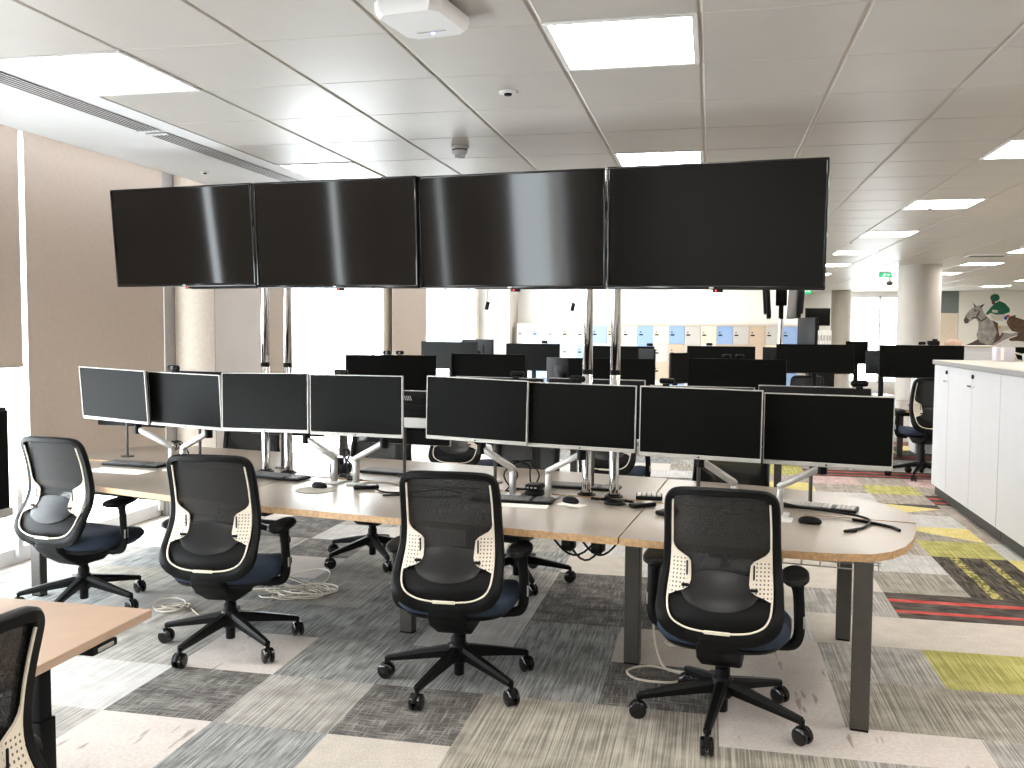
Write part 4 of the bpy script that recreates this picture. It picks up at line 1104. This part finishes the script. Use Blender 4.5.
m = MB(); m.lathe([(.030, 0), (.036, .004), (.038, .075), (.034, .075), (.033, .01)], seg=24); m.build('body', WHITE, t)
m = MB(); m.tube([(.036, 0, .06), (.06, 0, .055), (.062, 0, .03), (.037, 0, .018)], .005, 6); m.build('handle', WHITE, t)
m = MB(); m.lathe([(.012, -.0395), (.012, -.037)], (-.005, 0, .04), 16, axis='y'); m.build('logo', BLACK, t)
t = thing('desk_lamp', 'white jointed lamp arm lying on the cabinet worktop beside the lilac box', 'lamp', (2.93, 9.86, 1.354))
m = MB(); m.lathe([(.04, 0), (.04, .012)], seg=20); m.build('base', WHITE, t)
m = MB(); m.tube([(0, 0, .01), (-.02, 0, .08), (.09, -.02, .05)], .011, 8); m.build('arm', CREAM, t)
t = thing('desk_monitor', 'black monitor lying low behind the lilac box', 'monitor', (2.9, 9.93, 1.354))
m = MB(); m.box((.05, .0, .075), (.42, .03, .12), bevel=.004); m.box((.05, .01, .008), (.2, .08, .016)); m.build('housing', BLACK, t)
m = MB(); m.box((.05, -.016, .08), (.39, .003, .10)); m.build('screen', SCREEN_M, t)
m = MB(); m.loft([[(.075 * s * math.cos(2 * PI * k / 18) * (1 + .15 * math.sin(3 * k)), .05 * s * math.sin(2 * PI * k / 18), z_) for k in range(18)] for z_, s in ((0, .9), (.02, 1), (.045, .8), (.06, .4))])
o = m.build('peach_pouch', mat('peach_cloth', (.66, .47, .36), .8)); o.location = (3.17, 13.3, 1.46); o.scale = (1.35, 1.35, 1.35); tag(o, 'soft peach pouch on the low cupboard behind the wide monitor by the cabinets', 'pouch')
t = thing('low_cupboard', 'pale low cupboard behind the wide monitor by the cabinets, only its top showing', 'cupboard', (3.2, 13.3, 0))
m = MB(); m.box((0, .05, .73), (1.0, .4, 1.44)); m.build('body', CABW, t); m = MB(); m.box((0, .05, 1.445), (1.02, .42, .03)); m.build('top', CABTOP, t); m = MB(); m.box((0, -.155, .70), (.98, .012, 1.36), bevel=.003); m.build('door', CABW, t)
m = MB(); m.box((0, 0, .03), (.15, .10, .06), bevel=.015); m.box((.02, 0, .07), (.06, .06, .03), bevel=.01); o = m.build('dark_headset_case', BLACK); o.location = (2.92, 13.3, 1.46); tag(o, 'small dark case on the low cupboard next to the peach pouch', 'case')

# ------------------------------------------------------------------ mural
def mural():
    t = thing('wall_mural', 'white wall mural of racing horses with a jockey in green', 'mural', (6.41, 26.44, 1.25))
    m = MB(); m.box((1.25, .03, .745), (2.5, .055, 1.49)); m.build('panel', mat('mural_white', (.88, .865, .83), .6, var=.01), t)
    def P(zx, zy): return ((zx / 7.68 - 58) * .02427, 1.48 - (zy / 7.68 - 21.5) * .02617)
    def sh(name, pts, m_, lay):
        mb = MB(); mb.prism([P(*p) for p in pts], -.002 - .0015 * lay, .001, 'y'); mb.build(name, m_, t)
    GREY = mat('horse_grey', (.36, .34, .32), .7, scale=9, var=.35); DK = mat('horse_dark', (.07, .06, .055), .7, var=.3); BR = mat('horse_brown', (.12, .07, .045), .7, scale=8, var=.35)
    GRN = mat('jockey_green', (.012, .13, .075), .7, var=.2); WH = mat('breeches', (.66, .62, .56), .7); TAN = mat('boot_tan', (.66, .42, .17), .7); SK = mat('skin_dark_brown', (.12, .07, .05), .7); BL = mat('silk_blue', (.03, .06, .30), .7); RD = mat('silk_red', (.6, .08, .04), .7)
    sh('grey_horse', [(485, 385), (500, 345), (530, 310), (565, 285), (552, 255), (578, 278), (605, 276), (642, 260), (622, 290), (640, 330), (665, 360), (700, 390), (740, 430), (760, 480), (850, 490), (905, 478), (912, 500), (860, 512), (800, 540), (740, 575), (700, 590), (600, 590), (520, 582), (560, 560), (598, 535), (588, 500), (602, 450), (598, 400), (580, 375), (550, 385), (520, 410), (495, 412)], GREY, 1)
    sh('muzzle', [(484, 385), (503, 366), (527, 382), (520, 411), (495, 413)], DK, 2)
    sh('eye', [(562, 308), (578, 304), (584, 318), (568, 322)], DK, 2)
    sh('bridle', [(545, 375), (585, 370), (612, 318), (604, 312), (578, 360), (545, 366)], DK, 2)
    sh('rein', [(585, 370), (620, 400), (665, 372), (662, 362), (622, 388), (592, 362)], DK, 2)
    sh('ear', [(552, 253), (580, 280), (566, 286)], DK, 2); sh('ear', [(645, 258), (622, 292), (606, 278)], DK, 2)
    sh('foreleg', [(508, 582), (560, 558), (600, 535), (622, 560), (700, 588), (620, 600), (520, 592)], DK, 2)
    sh('brown_horse', [(835, 360), (885, 345), (880, 362), (950, 385), (1150, 430), (1150, 570), (905, 545), (850, 548), (838, 530), (900, 508), (905, 480), (860, 470), (830, 440), (815, 400)], BR, 1)
    sh('saddle_cloth', [(705, 385), (750, 410), (760, 480), (800, 485), (770, 540), (715, 570), (745, 480)], BR, 2)
    sh('breeches', [(688, 345), (760, 338), (812, 345), (790, 392), (735, 390), (700, 375)], WH, 3)
    sh('boot', [(750, 425), (832, 432), (838, 460), (792, 470), (768, 512), (758, 480)], WH, 3); sh('boot_top', [(745, 422), (775, 440), (765, 462)], TAN, 4)
    sh('jockey_shirt', [(755, 238), (800, 258), (836, 298), (836, 325), (790, 342), (735, 345), (690, 332), (665, 348), (654, 336), (690, 290), (715, 262)], GRN, 4)
    sh('shirt_logo', [(705, 305), (748, 312), (740, 332), (700, 326)], WH, 5)
    sh('face', [(692, 235), (720, 242), (728, 266), (700, 264)], SK, 4)  # face printed in dark brown
    sh('helmet', [(720 + 36 * math.cos(2 * PI * k / 20), 214 + 29 * math.sin(2 * PI * k / 20)) for k in range(20)], GRN, 5)
    sh('silk_patch', [(790, 368), (815, 350), (822, 372), (808, 388)], BL, 5); sh('silk_patch', [(815, 345), (836, 345), (836, 362), (818, 366)], RD, 5)
mural()

# ------------------------------------------------------------------ ceiling fittings
def access_point():
    t = thing('access_point', 'white wireless box with a blue light fixed under the ceiling', 'wifi access point', (-1.0, 3.13, CZ - .062), R(-8))
    rings = []
    for zz, s in ((.0, .90), (.012, .97), (.03, 1.0), (.05, 1.0)):
        w, h = .125 * s, .15 * s; c = .03
        rings.append([(w - c, -h, zz), (w, -h + c, zz), (w, h - c, zz), (w - c, h, zz), (-w + c, h, zz), (-w, h - c, zz), (-w, -h + c, zz), (-w + c, -h, zz)])
    m = MB(); m.loft(rings); m.build('shell', WHITE, t, ang=30)
    m = MB(); m.box((0, .07, -.001), (.11, .006, .003)); m.build('groove', SILVER, t)
    m = MB(); m.lathe([(.006, -.004), (.006, .0)], (0.0, .085, 0), 12); m.build('status_light', BLUELED, t)
    m = MB(); m.box((0, 0, .056), (.12, .2, .014)); m.build('bracket', BLACK, t)
access_point()
def detector():
    t = thing('smoke_detector', 'round white smoke detector on the ceiling above the middle screens', 'smoke detector', (-1.52, 5.50, CZ))
    m = MB(); m.lathe([(.052, 0), (.056, -.012), (.05, -.016)]); m.lathe([(.045, -.014), (.047, -.04), (.04, -.05)]); m.build('housing', WHITE, t)
    m = MB(); m.lathe([(.030, -.048), (.032, -.062), (.024, -.072), (.01, -.074)]); m.build('sensor_cap', WHITE, t)
    m = MB(); m.lathe([(.0475, -.020), (.0475, -.026)]); m.build('gap_ring', BLACK, t)
detector()
def ceiling_disc(x, y, label, r=.045):
    t = thing('ceiling_sensor', label, 'ceiling sensor', (x, y, CZ), 0, 'small round fittings in the ceiling')
    m = MB(); m.lathe([(r, 0), (r * .95, -.006), (r * .6, -.008)]); m.build('rim', WHITE, t)
    m = MB(); m.lathe([(r * .42, -.007), (r * .4, -.016), (r * .15, -.018)], seg=16); m.build('lens', BLACK, t)
ceiling_disc(-.955, 4.30, 'small round chrome-rimmed sensor in the tile beside the first big lamp')
ceiling_disc(-3.56, 6.05, 'small sensor in the white ceiling margin near the first screen', .03)
ceiling_disc(1.9, 8.95, 'tiny dark sensor between the lit panels over the aisle', .03)
ceiling_disc(1.67, 12.1, 'tiny dark sensor farther along the aisle ceiling', .03)
def vent(x, y, w, d, label):
    t = thing('ceiling_vent', label, 'air vent', (x, y, CZ - .006), 0, 'grilles in the far ceiling')
    m = MB(); m.box((0, 0, .0), (w, d, .012), bevel=.003, seg=1); m.build('frame', WHITE, t)
    m = MB(); m.box((0, d * .12, -.0075), (w * .85, d * .5, .003)); m.build('slot', BLACK, t)
vent(4.05, 12.7, .35, .75, 'open grille in the ceiling above the cabinets, nearer one')
vent(3.85, 14.4, .55, .40, 'flat grille in the ceiling just before the big column')
def exit_sign(x, y, z, label, up):
    t = thing('exit_sign', label, 'exit sign', (x, y, z), 0, 'green exit signs')
    m = MB(); m.box((0, 0, .075), (.30, .03, .15), bevel=.004, seg=1); m.build('box', GREENS, t)
    m = MB(); f = -.0165
    m.prism([(-.03, .11), (-.015, .125), (0, .11), (-.015, .095)], f, f + .003, 'y'); m.prism([(-.04, .09), (.01, .098), (.03, .07), (.02, .065), (.0, .08), (-.02, .05), (.0, .02), (-.012, .018), (-.035, .05), (-.07, .03), (-.072, .04), (-.035, .07)], f, f + .003, 'y')
    m.prism([(.05, .07), (.09, .07), (.09, .05), (.12, .08), (.09, .11), (.09, .09), (.05, .09)], f, f + .003, 'y'); m.build('running_figure', WHITES, t)
    m = MB(); m.cyl((0, 0, .15), (0, 0, up), .01, seg=8); m.build('hanger', WHITE, t)
    t.scale = (.7, .7, .6)
exit_sign(1.665, 17.6, 2.32, 'small green exit sign hanging just beside the edge-on screens', .7)
exit_sign(3.16, 18.4, 2.66, 'tiny green exit sign hanging between the two columns', .4)
t = thing('dome_camera', 'small round dark camera hanging between the columns', 'camera', (3.42, 19.4, CZ))
m = MB(); m.lathe([(.05, 0), (.05, -.02), (.02, -.025), (.02, -.10), (.05, -.11)]); m.build('mount', WHITE, t)
m = MB(); m.lathe([(.06, -.11), (.065, -.14), (.045, -.18), (.015, -.195)]); m.build('dome', mat('dome_brown', (.10, .06, .05), .2), t)

# ------------------------------------------------------------------ daylight and camera
w = bpy.data.worlds.new('World'); sc.world = w; w.use_nodes = True
bg = w.node_tree.nodes['Background']; bg.inputs[0].default_value = (.92, .96, 1.0, 1); bg.inputs[1].default_value = 8.0
try: w.cycles.sampling_method = 'NONE' if False else 'AUTOMATIC'
except Exception: pass

cam = bpy.data.cameras.new('Camera'); co = bpy.data.objects.new('Camera', cam); COL.objects.link(co)
cam.sensor_width = 36; cam.lens = 921 / 1024 * 36; cam.clip_start = .05; cam.clip_end = 200
yaw, pitch, roll = R(12.16), R(-3.32), R(.367)
f = Vector((-math.sin(yaw) * math.cos(pitch), math.cos(yaw) * math.cos(pitch), math.sin(pitch)))
r = Vector((math.cos(yaw), math.sin(yaw), 0)); u = r.cross(f)
r2 = r * math.cos(roll) + u * math.sin(roll); u2 = u * math.cos(roll) - r * math.sin(roll)
co.matrix_world = Matrix(((r2.x, u2.x, -f.x, 0), (r2.y, u2.y, -f.y, 0), (r2.z, u2.z, -f.z, 1.62), (0, 0, 0, 1)))
sc.camera = co

vs = sc.view_settings
sc.display_settings.display_device = 'sRGB'
vs.view_transform = 'Standard'; vs.look = 'None'; vs.gamma = 1; vs.use_curve_mapping = False
vs.exposure = 1.0
sc.cycles.use_denoising = True
sc.cycles.max_bounces = 8; sc.cycles.diffuse_bounces = 4; sc.cycles.glossy_bounces = 4; sc.cycles.transparent_max_bounces = 12
sc.cycles.caustics_reflective = False; sc.cycles.caustics_refractive = False
sc.cycles.sample_clamp_indirect = 8
